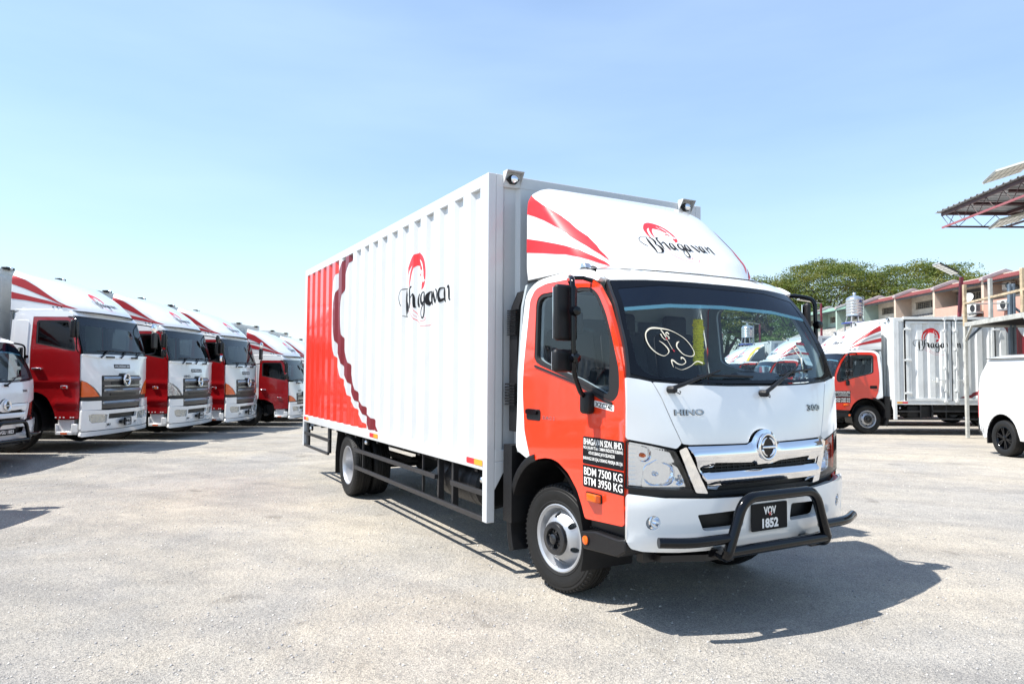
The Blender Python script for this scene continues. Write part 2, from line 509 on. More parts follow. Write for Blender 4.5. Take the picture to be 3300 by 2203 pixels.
def circle(cx, cy, r, n=20, ry=None): return [(cx + r * math.cos(2 * math.pi * i / n), cy + (ry or r) * math.sin(2 * math.pi * i / n)) for i in range(n)]
def rrect(x0, x1, y0, y1, r=.02, n=4):
    P = []
    for cx, cy, a0 in ((x1 - r, y1 - r, 0), (x0 + r, y1 - r, 90), (x0 + r, y0 + r, 180), (x1 - r, y0 + r, 270)):
        for k in range(n + 1):
            a = R(a0 + 90 * k / n); P.append((cx + r * math.cos(a), cy + r * math.sin(a)))
    return P

def wheel(parent, x, y, z, s, dual=False, steer=0., Rt=.383, det=True, rimmat=None, rs=1.):
    """s=-1: outer face looks to local -X. rim mesh with tyre and hub cap as sub-parts"""
    k = rs
    n = 48 if det else 28
    rb = MB()
    rm = rimmat or SILV
    w = .105
    if not dual:   # convex disc
        prof = [(.186 * k, -.09), (.196 * k, -.085), (.2 * k, -.02), (.212 * k, .075), (.236 * k, .085), (.238 * k, .096), (.230 * k, .099), (.212 * k, .088), (.205 * k, .06), (.196 * k, .03), (.190 * k, .028)]
        rb.lathe(prof, ax='x', n=n, sgn=1)
    else:
        prof = [(.238 * k, .086), (.238 * k, .098), (.230 * k, .100), (.219 * k, .09), (.212 * k, .06), (.205 * k, -.03), (.18 * k, -.06), (.10 * k, -.075), (.0, -.078)]
        rb.lathe(prof, ax='x', n=n, sgn=1)
    X = Matrix.Translation((x, y, z)) @ Matrix.Rotation(steer, 4, 'Z') @ Matrix.Scale(s, 4, (1, 0, 0))
    def place(b):
        b.V = [tuple(X @ Vector(v)) for v in b.V]
        if s < 0: b.F = [f[::-1] for f in b.F]
        return b
    rim = place(rb).obj('wheel', rm, parent, smooth=35)
    if not dual:
        def prof_o(r):
            return float(np.interp(r, [0, .085 * k, .12 * k, .15 * k, .175 * k, .19 * k, .2 * k], [.125, .125, .118, .098, .06, .035, .03]))
        D = Surf(lambda u, v: tuple(X @ Vector((prof_o(math.hypot(u, v)), u, v))), 1 if s > 0 else -1)
        hol = [circle(.162 * k * math.cos(a), .162 * k * math.sin(a), .021 * k, 12) for a in [2 * math.pi * (i + .35) / 6 for i in range(6)]]
        panel('wheel_disc', [circle(0, 0, .198 * k, 40), circle(0, 0, .07 * k, 16)] + (hol if det else []), D, rm, rim, res=.03, thick=.008, smooth=50)
        if not det:
            hb = MB()
            for a in [2 * math.pi * (i + .35) / 6 for i in range(6)]:
                hb.lathe([(0.0, .003), (.022 * k, .0)], (.090, .160 * k * math.cos(a), .160 * k * math.sin(a)), 'x', 8)
            place(hb).obj('vent_hole', BLK, rim)
        h = MB().lathe([(.118 * k, .10), (.118 * k, .128), (.108 * k, .142), (.075 * k, .146), (.066 * k, .128), (.062 * k, .112), (.035 * k, .112), (.034 * k, .150), (.026 * k, .156), (0., .157)], ax='x', n=32)
        for i in range(4):
            a = math.pi / 2 * i + .3
            h.beam((.118, .03 * math.cos(a), .03 * math.sin(a)), (.125, .066 * k * math.cos(a), .066 * k * math.sin(a)), .014, .02, up=(1, 0, 0))
        for i in range(6):
            a = math.pi / 3 * i
            h.lathe([(.008, .11), (.008, .122), (0, .124)], (0, .052 * k * math.cos(a), .052 * k * math.sin(a)), 'x', 6)
        place(h).obj('hub_cap', HUBB, rim, smooth=40)
    q = Rt
    tp = [(.218 * k, -.075), (.232 * k, -.092), (.27 * k, -.103), (.31 * k / .98 if False else q - .075, -.108), (q - .03, -.102), (q - .012, -.09)]
    for c in (-.058, -.03, 0., .03, .058):
        tp += [(q - .001 - abs(c) * .08, c - .0085), (q - .012, c - .006), (q - .012, c + .006), (q - .001 - abs(c) * .08, c + .0085)] if c else [(q, -.0085), (q - .012, -.006), (q - .012, .006), (q, .0085)]
    tp += [(q - .012, .09), (q - .03, .102), (q - .032, .105), (q - .05, .104), (q - .053, .108), (q - .075, .110), (.29 * k, .107), (.262 * k, .100), (.255 * k, .103), (.240 * k, .096), (.228 * k, .092), (.22 * k, .08)]
    tb = MB().lathe(tp, ax='x', n=64 if det else 32)
    if det:
        for i in range(64):
            a = 2 * math.pi * i / 64
            for sg in (-1, 1):
                tb.beam((sg * .078, (q - .010) * math.cos(a), (q - .010) * math.sin(a)), (sg * .100, (q - .0225) * math.cos(a + .012), (q - .0225) * math.sin(a + .012)), .010, .014, up=(0, math.cos(a), math.sin(a)))
    ty = place(tb).obj('tyre', RUBR, rim, smooth=30)
    if det and not dual:
        S = Surf(lambda u, v: tuple(X @ Vector((.1075 if v > .33 else .106, v * math.cos(u), v * math.sin(u)))), 1 if s > 0 else -1)
        # raised lettering on the side wall, running round the tyre
        sg = -1 if s < 0 else 1
        for txt, c0 in (('BRIDGESTONE', -2.2), ('R294', .9)):
            L = len(txt) * .085
            lo, hi = (c0 + L / 2, c0 - L / 2) if s < 0 else (c0 - L / 2, c0 + L / 2)
            letters('raised_lettering', [(txt, hi, lo, .285, .318)], S, GUARD, rim, off=.0035, bold=.01)
    return rim

def corr_breaks(y0, y1, pitch, n, prof=(.0, .036, .142, .178)):
    return [y0 + k * pitch + a for k in range(n) for a in prof]
def corr_fn(y0, pitch, n, depth, prof=(.0, .036, .142, .178)):
    def d(y):
        t = y - y0
        if t < 0 or t > (n - 1) * pitch + prof[3]: return 0.
        t = t % pitch
        if t > prof[3]: return 0.
        if t < prof[1]: return depth * t / prof[1]
        if t < prof[2]: return depth
        return depth * (prof[3] - t) / (prof[3] - prof[2])
    return d

BW, BF, BL, BH = 1.12, .60, 6.82, 3.116     # box half width, front, rear, top
PIT, NC, CY0 = .3195, 19, .744
cdep = corr_fn(CY0, PIT, NC, .034)
CBR = corr_breaks(CY0, 0, PIT, NC)

def box_wall(name, s, y0, y1, z0, z1, m, parent, cf, brk, X=BW - .0015):
    """corrugated sheet between y0,y1"""
    ys = sorted(set([y0, y1] + [b for b in brk if y0 < b < y1]))
    V = []; F = []
    for y in ys:
        x = s * (X - cf(y)); V += [(x, y, z0), (x, y, z1)]
    for i in range(len(ys) - 1):
        q = (2 * i, 2 * i + 2, 2 * i + 3, 2 * i + 1)
        F.append(q if s > 0 else q[::-1])
    n = len(V)
    V += [(v[0] - s * .03, v[1], v[2]) for v in V]
    F += [tuple(n + i for i in f[::-1]) for f in F[:len(ys) - 1]]
    return mk(name, V, F, m, parent, smooth=0)

def red_rear(dy=0.):
    P1 = [(4.887, 3.016), (4.967, 2.906), (5.159, 2.8), (5.202, 2.657), (5.254, 2.468), (5.254, 2.178), (5.205, 1.982), (5.147, 1.83), (4.92, 1.644), (4.795, 1.5), (4.558, 1.371), (4.455, 1.27), (4.234, 1.181), (4.1, 1.109), (3.934, 1.046), (3.80, .967), (3.637, .897)]
    L = [(4.70, 3.016), (4.882, 2.88), (5.03, 2.66), (5.16, 2.48), (5.165, 2.172), (5.087, 1.978), (4.902, 1.8), (4.735, 1.64), (4.549, 1.49), (4.30, 1.34), (4.16, 1.226), (3.96, 1.15), (3.82, 1.071), (3.67, 1.0), (3.55, .897)]
    Rr = [(3.225, .897), (3.382, 1.0), (3.611, 1.063), (3.7, 1.12), (3.927, 1.204), (4.193, 1.39), (4.29, 1.55), (4.522, 1.731), (4.64, 1.915), (4.785, 2.06), (4.83, 2.39), (4.733, 2.60), (4.545, 2.852), (4.27, 3.016)]
    sp = lambda P: [(a + dy, b) for a, b in spline(P, 3)]
    return sp(P1) + [(6.679 + 0, .897), (6.679, 3.016)], sp(L) + [(p[0] - .01, p[1]) for p in sp(Rr)]

def reflector(parent, s, y, z, w=.29, h=.045):
    S = SideBox(s)
    r = panel('reflector_sticker', [[(y, z), (y + w, z), (y + w, z + h), (y, z + h)]], S, VRED if s < 0 else VRED, parent, res=.3, thick=.001, off=.0025)
    panel('amber_half', [[(y, z), (y + w / 2, z), (y + w / 2, z + h), (y, z + h)]], S, VORA, r, res=.3, thick=.001, off=.004)
def SideBox(s): return Surf(lambda y, z: (s * BW, y, z), s)

def round_lamp(name, parent, c, ax, s, r=.045, lens=None, back=BLK):
    b = MB().lathe([(r, 0), (r, .018), (r * .8, .026)], c, ax, 16, s, cap=True).obj(name, back, parent)
    MB().lathe([(r * .78, .02), (r * .78, .034), (r * .6, .044), (r * .3, .049), (0, .050)], c, ax, 16, s).obj('lens', lens or REFL, b)
    return b

def cargo_box(t, paint, side_marks=True, doors_left=False, det=True):
    """the truck's body, split in wall sheets, frame and rails"""
    fr = MB()
    for s in (-1, 1):
        x0, x1 = sorted((s * BW, s * (BW - .07)))
        fr.box(x0, x1, BF, BF + .075, .395 if det else .4, BH)              # front corner post down to the guard
        fr.box(x0, x1, BL - .075, BL, .42, BH)
        x2, x3 = sorted((s * BW, s * (BW - .06)))
        fr.box(x2, x3, BF + .075, BL - .075, 3.018, BH)
        fr.box(x2, x3, BF + .075, BL - .075, .79, .895)
    fr.box(-BW + .07, BW - .07, BF, BF + .06, 3.02, BH); fr.box(-BW + .07, BW - .07, BL - .06, BL, 3.0, BH)
    fr.box(-BW + .07, BW - .07, BF, BF + .06, .86, .95); fr.box(-BW + .07, BW - .07, BL - .06, BL, .79, .895)
    # gusset at the foot of the front wall
    for s in (-1, 1):
        fr.prism([(s * (BW - .07), BF, .64), (s * (BW - .07), BF, .86), (s * (BW - .185), BF, .86), (s * (BW - .165), BF, .80)], (0, .05, 0))
    fr.obj('box_frame', paint, t, smooth=0, bevel=.006 if det else 0)
    for s in (-1, 1):
        w = box_wall('side_wall', s, BF + .075, BL - .075, .88, 3.03, paint, t, cdep, CBR)
        if side_marks:
            S = Surf(lambda y, z, s=s: (s * (BW - .0015 - cdep(y)), y, z), s, e=.0008)
            a, b = red_rear()
            if doors_left and s > 0:
                a = [(p[0] - (.95 if p[0] < 6.5 else 0), p[1]) for p in a]; b = [(p[0] - .95, p[1]) for p in b]
            decals('red_rear_graphic', [[a]], S, VREDO if not doors_left else REDD, w, .0015, .3, CBR)
            decals('maroon_stripe', [[b]], S, VMAR, w, .002, .2, CBR)
            if s < 0: logo(S, w, lambda x, y: (2.61 - x, 2.18 + y), CBR)
            elif doors_left: logo(S, w, lambda x, y: (1.139 + x, 2.31 + y), CBR)
            else: logo(S, w, lambda x, y: (1.31 + x, 2.18 + y), CBR)
    # front wall with upright flutes
    fw = corr_fn(-.99, .32, 6, .03, (0, .03, .13, .16)); bk = corr_breaks(-.99, 0, .32, 6, (0, .03, .13, .16))
    xs = sorted(set([-BW + .07, BW - .07] + [b for b in bk if abs(b) < BW - .07]))
    V = []; F = []
    for x in xs: V += [(x, BF + .002 + fw(x), .90), (x, BF + .002 + fw(x), 3.03)]
    F = [(2 * i, 2 * i + 2, 2 * i + 3, 2 * i + 1) for i in range(len(xs) - 1)]
    mk('front_wall', V, F, paint, t, smooth=0)
    MB().box(-BW + .06, BW - .06, BF + .06, BL - .06, 3.06, 3.09).obj('box_roof', paint, t)
    MB().box(-BW + .06, BW - .06, BF + .06, BL - .05, .80, .85).obj('box_floor', CHAS, t)
    rd = MB().box(-BW + .07, -.01, BL - .05, BL - .015, .9, 3.0); rd.box(.01, BW - .07, BL - .05, BL - .015, .9, 3.0)
    rdo = rd.obj('rear_door', paint, t, bevel=.01)
    lb = MB()
    for x in (-.75, -.2, .2, .75): lb.tube([(x, BL + .012, .9), (x, BL + .012, 3.05)], .014, 8)
    lb.obj('lock_rod', GALV, rdo)
    if det:
        for s in (-1, 1):   # hooded front lamps on the top corners
            h = MB()
            cx = s * .913
            h.box(cx - .075, cx + .075, BF - .075, BF, 3.135, 3.14)
            h.prism([(cx - .075, BF, 3.14), (cx - .075, BF - .075, 3.14), (cx - .075, BF, 3.03)], (-.003, 0, 0))
            h.prism([(cx + .075, BF, 3.14), (cx + .075, BF - .075, 3.14), (cx + .075, BF, 3.03)], (.003, 0, 0))
            h.box(cx - .075, cx + .075, BF - .004, BF - .0005, 3.03, 3.14)
            ho = h.obj('clearance_lamp_hood', paint, t)
            MB().prism([(cx - .055, BF - .004, 3.08), (cx - .02, BF - .004, 3.045), (cx + .025, BF - .004, 3.045), (cx + .055, BF - .004, 3.08), (cx + .025, BF - .004, 3.115), (cx - .02, BF - .004, 3.115)], (0, -.025, 0)).obj('lamp_base', BLK, ho)
            MB().lathe([(.032, .03), (.032, .05), (.02, .058), (0, .06)], (cx, BF, 3.08), 'y', 16, -1).obj('lens', REFL, ho)
    # under-run guards
    if det or True:
        for s in (-1, 1):
            g = MB(); x0, x1 = sorted((s * 1.115, s * 1.085))
            g.box(x0, x1, BF + .08, 4.10, .39, .43)
            g.box(x0, x1, 1.632, 4.16, .595, .635); g.box(x0, x1, BF + .08, 1.292, .59, .63)
            for y in (1.30, 1.61): g.box(s * 1.083 if s < 0 else s * 1.03, s * 1.03 if s < 0 else s * 1.083, y, y + .035, .40, .79)
            for y in (1.99, 3.86): g.box(min(s * 1.083, s * 1.06), max(s * 1.083, s * 1.06), y, y + .02, .40, .79)
            g.obj('side_guard', GUARD, t, bevel=.003 if det else 0)
            g = MB()
            g.box(x0, x1, 5.35, BL - .02, .42, .455); g.box(x0, x1, 5.27, BL - .02, .60, .64)
            g.box(min(s * 1.083, s * 1.05), max(s * 1.083, s * 1.05), 5.38, 5.47, .44, .79); g.box(min(s * 1.083, s * 1.05), max(s * 1.083, s * 1.05), 6.60, 6.72, .44, .79)
            g.obj('rear_side_guard', GUARD, t, bevel=.003 if det else 0)
            for y in (.668, 3.21, 6.45): reflector(t, s, y, .822)
            if det:
                for y, z in ((.77, .70), (3.78, .73), (6.50, .70)):
                    q = round_lamp('side_lamp', t, (s * 1.04, y, z), 'x', s, .035)

def make_light(label, loc, rz, full=True, plate=('VQV', '1852'), chrome=True, box=True, marks=True, doors_left=False, dz=0., tilt=0., rot=None, group='company lorries parked in the yard', weights=('BDM 7500 KG', 'BTM 3950 KG'), box_mat=None, bullbar=True, name='box_lorry', steer=R(8)):
    t = thing(name, label, 'lorry', (loc[0], loc[1], dz), rz, group, rot)
    PW = WHITE; PR = RED if full else mat_red2
    bv = .004 if full else 0
    rs_ = .06 if full else .12
    # ---- chassis
    c = MB()
    for s in (-1, 1): c.box(s * .42 - .035, s * .42 + .035, -.80, 6.75, .56, .76)
    for y in (-.6, .3, 1.4, 2.6, 3.8, 5.2, 6.6): c.box(-.39, .39, y, y + .08, .58, .72)
    c.box(-.75, .75, -.06, .06, .33, .42)
    c.tube([(-.8, 4.51, .383), (.8, 4.51, .383)], .06, 10)
    c.lathe([(.0, -.16), (.12, -.14), (.18, 0), (.12, .14), (0, .16)], (0, 4.51, .40), 'y', 16)
    for s in (-1, 1):
        c.box(s * .5 - .04, s * .5 + .04, 3.9, 5.1, .46, .52); c.box(s * .5 - .035, s * .5 + .035, -.55, .55, .44, .49)
    for y in np.arange(.9, 6.6, .42): c.box(-1.05, 1.05, y, y + .05, .745, .80)
    c.tube([(.1, .2, .6), (0, 4.4, .45)], .045, 8)
    c.box(-.33, .33, -.55, .55, .50, 1.02)
    c.box(-.80, .80, -.86, -.80, .40, .50)
    c.prism([(-.72, -.93, .41), (-.4, -.98, .39), (.4, -.98, .39), (.72, -.93, .41), (.72, -.60, .41), (-.72, -.60, .41)], (0, 0, .04))
    c.obj('chassis_frame', CHAS, t, smooth=0)
    MB().lathe([(.16, 0), (.19, .02), (.19, .78), (.16, .80)], (-.83, .98, .60), 'y', 20, 1, cap=True).obj('fuel_tank', BLK, t)
    b = MB()
    for y in (1.12, 1.6): b.lathe([(.193, 0), (.193, .03)], (-.83, y, .60), 'y', 20)
    b.obj('tank_strap', GUARD, t)
    MB().box(.62, 1.02, 1.0, 1.7, .45, .75).obj('battery_box', BLK, t, bevel=.01)
    for s in (-1, 1): MB().box(min(s * 1.0, s * .6), max(s * 1.0, s * .6), .42, .55, .42, 1.0).obj('splash_board', BLK, t)
    # ---- wheels
    for s in (-1, 1):
        wheel(t, s * .765, 0, .383, s, steer=steer, det=full and s < 0)
        wheel(t, s * .975, 4.51, .383, s, dual=True, det=full and s < 0)
        wheel(t, s * .735, 4.51, .383, s, dual=True, det=False)
        MB().prism([(s * .62, 5.02, .22), (s * 1.09, 5.02, .22), (s * 1.09, 5.02, .5), (s * 1.09, 4.93, .78), (s * .62, 4.93, .78), (s * .62, 5.02, .5)], (0, .012, 0)).obj('mud_flap', BLK, t)
        # rear mudguard, front wheel housing
        arc = [(s * 1.0, -.0 + .47 * math.cos(a), .44 + .50 * math.sin(a)) for a in np.linspace(R(-25), R(200), 22)]
        V = []; F = []
        for p in arc: V += [(s * .965, p[1], p[2]), (s * .55, p[1], p[2])]
        F = [(2 * i, 2 * i + 1, 2 * i + 3, 2 * i + 2) for i in range(len(arc) - 1)]
        mk('wheel_housing', V, F, BLK, t, smooth=60)
        # flared rear half of the arch
        V = []; F = []
        arc = [(.52 * math.cos(a), .43 + .555 * math.sin(a)) for a in np.linspace(R(-25), R(78), 14)]
        arc2 = [(.455 * math.cos(a), .43 + .50 * math.sin(a)) for a in np.linspace(R(-25), R(78), 14)]
        for (y, z), (y2, z2) in zip(arc, arc2): V += [(s * .985, y, z), (s * 1.0, (y + y2) / 2, (z + z2) / 2), (s * .985, y2, z2), (s * .80, y2, z2)]
        for i in range(len(arc) - 1):
            for k in range(3): F.append((4 * i + k, 4 * i + k + 1, 4 * i + k + 5, 4 * i + k + 4))
        mk('arch_flare', V, F, BLK, t, smooth=60)
    known = set(o.name for o in COL.objects)
    # ---- cab shell
    for s, S in ((-1, SR), (1, SL)):
        pil = [(.30, 1.627), (.262, 2.085), (.215, 2.165), (.08, 2.195), (-.32, 2.192), (-.488, 2.176), (-.575, 2.14), (-.60, 2.165), (-.52, 2.215), (-.39, 2.245), (-.185, 2.252), (.116, 2.245), (.24, 2.22), (.33, 2.144), (.365, 1.8), (.375, 1.286), (.385, .975), (.16, .907), (.262, 1.123), (.30, 1.4)]
        panel('rear_pillar', [rc(pil, .05)], S, PW, t, res=rs_, thick=.04, bevel=bv, r=0)
        win = [(.150, 1.655), (.166, 2.05), (.15, 2.095), (.10, 2.121), (-.062, 2.122), (-.404, 2.118), (-.516, 2.105), (-.599, 2.055), (-.693, 1.924), (-.768, 1.767), (-.852, 1.568), (-.862, 1.47), (-.85, 1.415), (-.80, 1.373), (-.72, 1.385), (-.414, 1.485), (.056, 1.60), (.125, 1.625)]
        ar = [(.16, .905), (.06, .938), (-.035, .955), (-.12, .958), (-.20, .945), (-.32, .888), (-.423, .791), (-.475, .70), (-.505, .63)]
        door = [(.294, 1.627), (.258, 2.085), (.212, 2.158), (.08, 2.187), (-.319, 2.186), (-.485, 2.169), (-.57, 2.135), (-.704, 1.98), (-.838, 1.72), (-.903, 1.535), (-.913, 1.35), (-.915, 1.0), (-.903, .644), (-.509, .622)] + ar[::-1][1:] + [(.258, 1.123), (.292, 1.4)]
        win = rc(win, .05); door = rc(door, .02)
        d = panel('door', [door, win], S, PR, t, res=rs_, thick=.035, off=.003, bevel=bv, r=0)
        cxw = sum(p[0] for p in win) / len(win); czw = sum(p[1] for p in win) / len(win)
        shr = lambda k: [(cxw + (a - cxw) * k, czw + (b_ - czw) * k) for a, b_ in win]
        fr = [w_ for w_ in shr(1.0)]
        gl = [(.120, 1.67), (.140, 2.035), (.125, 2.075), (.08, 2.096), (-.40, 2.094), (-.50, 2.083), (-.575, 2.035), (-.67, 1.90), (-.735, 1.765), (-.745, 1.70), (-.755, 1.435), (-.72, 1.415), (-.414, 1.512), (.04, 1.622), (.10, 1.645)]
        gl = rc(gl, .04)
        fo = panel('window_frame', [fr, gl], S, SEAL, d, res=rs_, thick=.03, off=-.002, r=0)
        panel('window_glass', [gl], S, GLASSS, d, res=.1, thick=0, off=-.018, r=0)
        panel('door_trim', [[(.24, 1.0), (.27, 1.6), (.22, 2.10), (.10, 2.16), (-.46, 2.14), (-.56, 2.08), (-.83, 1.70), (-.89, 1.5), (-.89, .98)], [(a * .995 - .001, c) for a, c in gl]], S, INTG, d, res=.15, thick=.02, off=-.036)
        if full:
            st = [(.13, 1.59), (-.414, 1.474), (-.72, 1.372), (-.80, 1.355), (-.80, 1.372), (-.72, 1.388), (-.414, 1.49), (.13, 1.606)]
            panel('sill_moulding', [st], S, SEAL, d, res=.08, thick=.008, off=.012, bevel=.003)
        # handle
        h = panel('handle', [rrect(.032, .228, 1.208, 1.288, .022)], S, BLK, d, res=.05, thick=.004, off=.006)
        panel('handle_grip', [rrect(.065, .222, 1.250, 1.285, .012)], S, BLKG, h, res=.05, thick=.012, off=.022, bevel=.004)
        # stickers
        fl = (lambda a, b_: (a, b_)) if s < 0 else (lambda a, b_: (b_, a))
        if full or s > 0:
            q = panel('address_sticker', [[(-.495, .972), (-.495, 1.145), (-.917, 1.145), (-.917, .972)]], S, VBLK, d, res=.15, thick=0, off=.0045)
            def lt(parent, L): letters('lettering', [(a, *fl(b0, b1), c0, c1) for a, b0, b1, c0, c1 in L], S, VWHT, parent, off=.0052, bold=.010)
            lt(q, [('BHAGAVAN SDN. BHD.', -.505, -.905, 1.094, 1.134), ('NO.6 JALAN TS 6/6 TAMAN INDUSTRI SUBANG', -.503, -.907, 1.061, 1.087), ('47510 SUBANG JAYA SELANGOR', -.56, -.83, 1.029, 1.055), ('BARANG2 SRI S\'JA,3 ORANG PEKERJA SRI S\'JA', -.503, -.907, .994, 1.020)])
            q = panel('weight_sticker', [[(-.495, .826), (-.495, .965), (-.917, .965), (-.917, .826)]], S, VBLK, d, res=.15, thick=0, off=.0045)
            lt(q, [(weights[0], -.51, -.902, .902, .952), (weights[1], -.51, -.902, .84, .890)])
            if full:
                e0, e1 = fl(.002, -.155)
                letters('badge_lettering', [('EURO 5', e0, e1, 1.222, 1.246)], S, GCHR, d, off=.0055, bold=.008)
                q = panel('model_badge', [[(-.61, 1.338), (-.61, 1.378), (-.815, 1.355), (-.815, 1.315)]], S, VWHT, d, res=.15, thick=0, off=.0045)
                Sk = Surf(lambda y, z, S=S: tuple(S(y, z + (y + .61) * .11)), S.sg)
                letters('badge_lettering', [('XZC740', *fl(-.625, -.80), 1.342, 1.372)], Sk, VBLK, q, off=.006, bold=.02)
        # amber marker lamp
        mm = panel('marker_base', [rrect(-.70, -.53, .742, .80, .012)], S, BLK, d, res=.08, thick=.006, off=.009)
        Sm = Surf(lambda y, z, s=s: (s * (.993 + .045 * min(1, (y + .70) / .02 if y < -.68 else 1, (-.52 - y) / .05)), y, z), s)
        MB().prism([(s * 1.0, -.695, .746), (s * 1.04, -.685, .752), (s * 1.045, -.60, .752), (s * 1.0, -.535, .746)], (0, 0, .048)).obj('marker_lens', AMB, mm, bevel=.006)
        # step
        st = MB(); x0, x1 = s * .70, s * 1.0
        st.prism([(x0, -.47, .43), (x1 - s * .01, -.49, .43), (x1 - s * .02, -.85, .47), (x1 - s * .06, -.91, .53), (x0, -.91, .53)], (0, 0, .001))
        st = MB().prism([(s * 1.0, -.465, .535), (s * 1.0, -.50, .43), (s * 1.0, -.85, .455), (s * 1.0, -.93, .50), (s * 1.0, -.925, .575), (s * 1.0, -.86, .562), (s * .99, -.62, .562)], (-s * .27, 0, 0))
        so_ = st.obj('cab_step', BLK, t, bevel=.01)
        tr = MB()
        for i in range(5):
            for j in range(14): tr.box(s * (.80 + .035 * i) - .006, s * (.80 + .035 * i) + .006, -.86 + .026 * j, -.845 + .026 * j, .562, .568)
        if full: tr.obj('step_tread', BLK, so_)
        MB().lathe([(.034, 0), (.034, .004)], (s * 1.001, -.535, .492), 'x', 16, s, cap=True).obj('marker_ring', BLK, so_)
        MB().lathe([(.028, 0), (.028, .008), (.018, .012), (0, .013)], (s * 1.003, -.535, .492), 'x', 16, s).obj('marker_lens', AMB, so_)
        MB().box(min(s * .62, s * .93), max(s * .62, s * .93), -.92, -.50, .56, .66).obj('step_bracket', CHAS, t)
        # corner panel of the front
        cor = [(-.984, .0 + 1.525), (-.90, 1.513), (-.819, 1.497), (-.77, 1.40), (-.71, 1.25), (-.655, 1.13), (-.69, 1.10), (-.847, 1.133), (-.993, 1.162)]
        m_ = lambda P: [(s * -a if s > 0 else a, b_) for a, b_ in P]
        panel('corner_panel', [m_(cor)], FR, PW, t, res=rs_, thick=.03, off=.001, bevel=bv)
        # headlight
        hl = [(-.990, 1.152), (-.847, 1.125), (-.697, 1.09), (-.652, 1.01), (-.61, .926), (-.580, .840), (-.70, .845), (-.85, .855), (-.993, .868)]
        hbk = panel('headlight', [m_(hl)], FR, BLK if not full else REFL, t, res=.1, thick=.012, off=-.07)
        rim_ = [(-.985, 1.146), (-.847, 1.119), (-.70, 1.085), (-.657, 1.01), (-.616, .926), (-.588, .853), (-.70, .858), (-.85, .868), (-.985, .88)]
        panel('lamp_rim', [m_(hl), m_(rim_)], FR, BLK, hbk, res=.06, thick=.085, off=-.001)
        if full:
            bz = [(-.97, 1.13), (-.85, 1.105), (-.71, 1.075), (-.672, 1.02), (-.71, 1.01), (-.80, 1.035), (-.87, 1.0), (-.895, .90), (-.895, .875), (-.975, .885)]
            panel('lamp_bezel', [m_(bz), m_(circle(-.875, 1.065, .045, 16))], FR, REFL, hbk, res=.03, thick=.02, off=-.045, bevel=.006)
            bz2 = [(-.80, 1.035), (-.71, 1.01), (-.665, .985), (-.605, .87), (-.895, .875), (-.895, .90), (-.87, 1.0)]
            bowl = rrect(-.885, -.683, .880, 1.018, .06, 6)
            panel('lamp_bezel', [m_(bz2), m_(bowl), m_(circle(-.655, .91, .034, 14))], FR, REFL, hbk, res=.03, thick=.02, off=-.035, bevel=.006)
            for cx, cz, r_, ry in ((-.784, .949, .108, .076), (-.655, .91, .036, .036), (-.875, 1.065, .047, .047)):
                S2 = Surf(lambda u, v, cx=cx, cz=cz, r_=r_, ry=ry: tuple(FR((-s) * (cx + r_ * u) if s > 0 else cx + r_ * u, cz + ry * v, -.045 - .05 * max(0, 1 - u * u - v * v) ** .5 * (1 + .10 * math.sin(11 * math.atan2(v, u))))))
                panel('reflector_bowl', [circle(0, 0, .999, 40)], S2, REFL, hbk, res=.09, thick=0)
            fl_ = MB()
            for k in range(9):
                z_ = .89 + k * .014
                p = FR((-s) * -.93 if s > 0 else -.93, .89 + k * .026, -.04); p2 = FR((-s) * -.975 if s > 0 else -.975, .89 + k * .026, -.04)
                fl_.beam(p, p2, .006, .005)
            for k in range(8):
                xx = -.84 + k * .017; p = FR(s * -xx if s > 0 else xx, 1.03, -.055); p2 = FR(s * -xx if s > 0 else xx, 1.095, -.055)
                fl_.beam(p, p2, .003, .008)
            fl_.obj('lamp_flute', REFL, hbk)
            for cx, cz, r_, mm_ in ((-.80, .948, .014, REFL), (-.655, .91, .010, REFL), (-.878, 1.06, .014, AMB)):
                p = FR(s * -cx if s > 0 else cx, cz, -.05)
                MB().lathe([(r_, -.03), (r_, 0), (r_ * .6, .012), (0, .015)], p, 'y', 12, -1).obj('bulb', mm_, hbk)
        else:
            panel('lamp_bezel', [m_(rim_), m_(circle(-.79, .945, .06, 14))], FR, REFL, hbk, res=.1, thick=.01, off=-.05)
        panel('lens', [m_(rim_)], FR, LENS, hbk, res=.05, thick=0, off=-.001)
    # roof
    V = []; F = []
    nx, ny = 16, 8
    for j in range(ny + 1):
        f = j / ny
        for i in range(nx + 1):
            x = -1 + 2 * i / nx; X_ = x * .905
            k = itp(2.25, YK); cc = itp(2.25, YC); yf = cc + (k - cc) * abs(x) ** 3.2
            y = yf + (.24 - yf) * f
            edge = min(1, (1 - abs(x)) / .25, (f + .02) / .25, (1.02 - f) / .3)
            V.append((X_, y, 2.243 + .045 * math.sin(max(0, edge) * math.pi / 2)))
    for j in range(ny):
        for i in range(nx): F.append((j * (nx + 1) + i, j * (nx + 1) + i + 1, (j + 1) * (nx + 1) + i + 1, (j + 1) * (nx + 1) + i))
    mk('roof', V, F, PW, t, smooth=60)
    panel('roof_header', [[(-.865, 2.15), (-.6, 2.163), (-.234, 2.168), (.234, 2.168), (.6, 2.163), (.865, 2.15), (.88, 2.19), (.875, 2.235), (.5, 2.258), (-.5, 2.258), (-.875, 2.235), (-.88, 2.19)]], FR, PW, t, res=rs_, thick=.04, bevel=bv)
    # a-pillar strips
    for s in (-1, 1):
        P = [(s * .978, 1.525), (s * .965, 1.60), (s * .935, 1.85), (s * .905, 2.06), (s * .885, 2.15), (s * .868, 2.15), (s * .888, 2.05), (s * .918, 1.84), (s * .945, 1.60), (s * .955, 1.525)]
        panel('pillar_strip', [P], FR, GUARD, t, res=rs_, thick=.05, off=0)
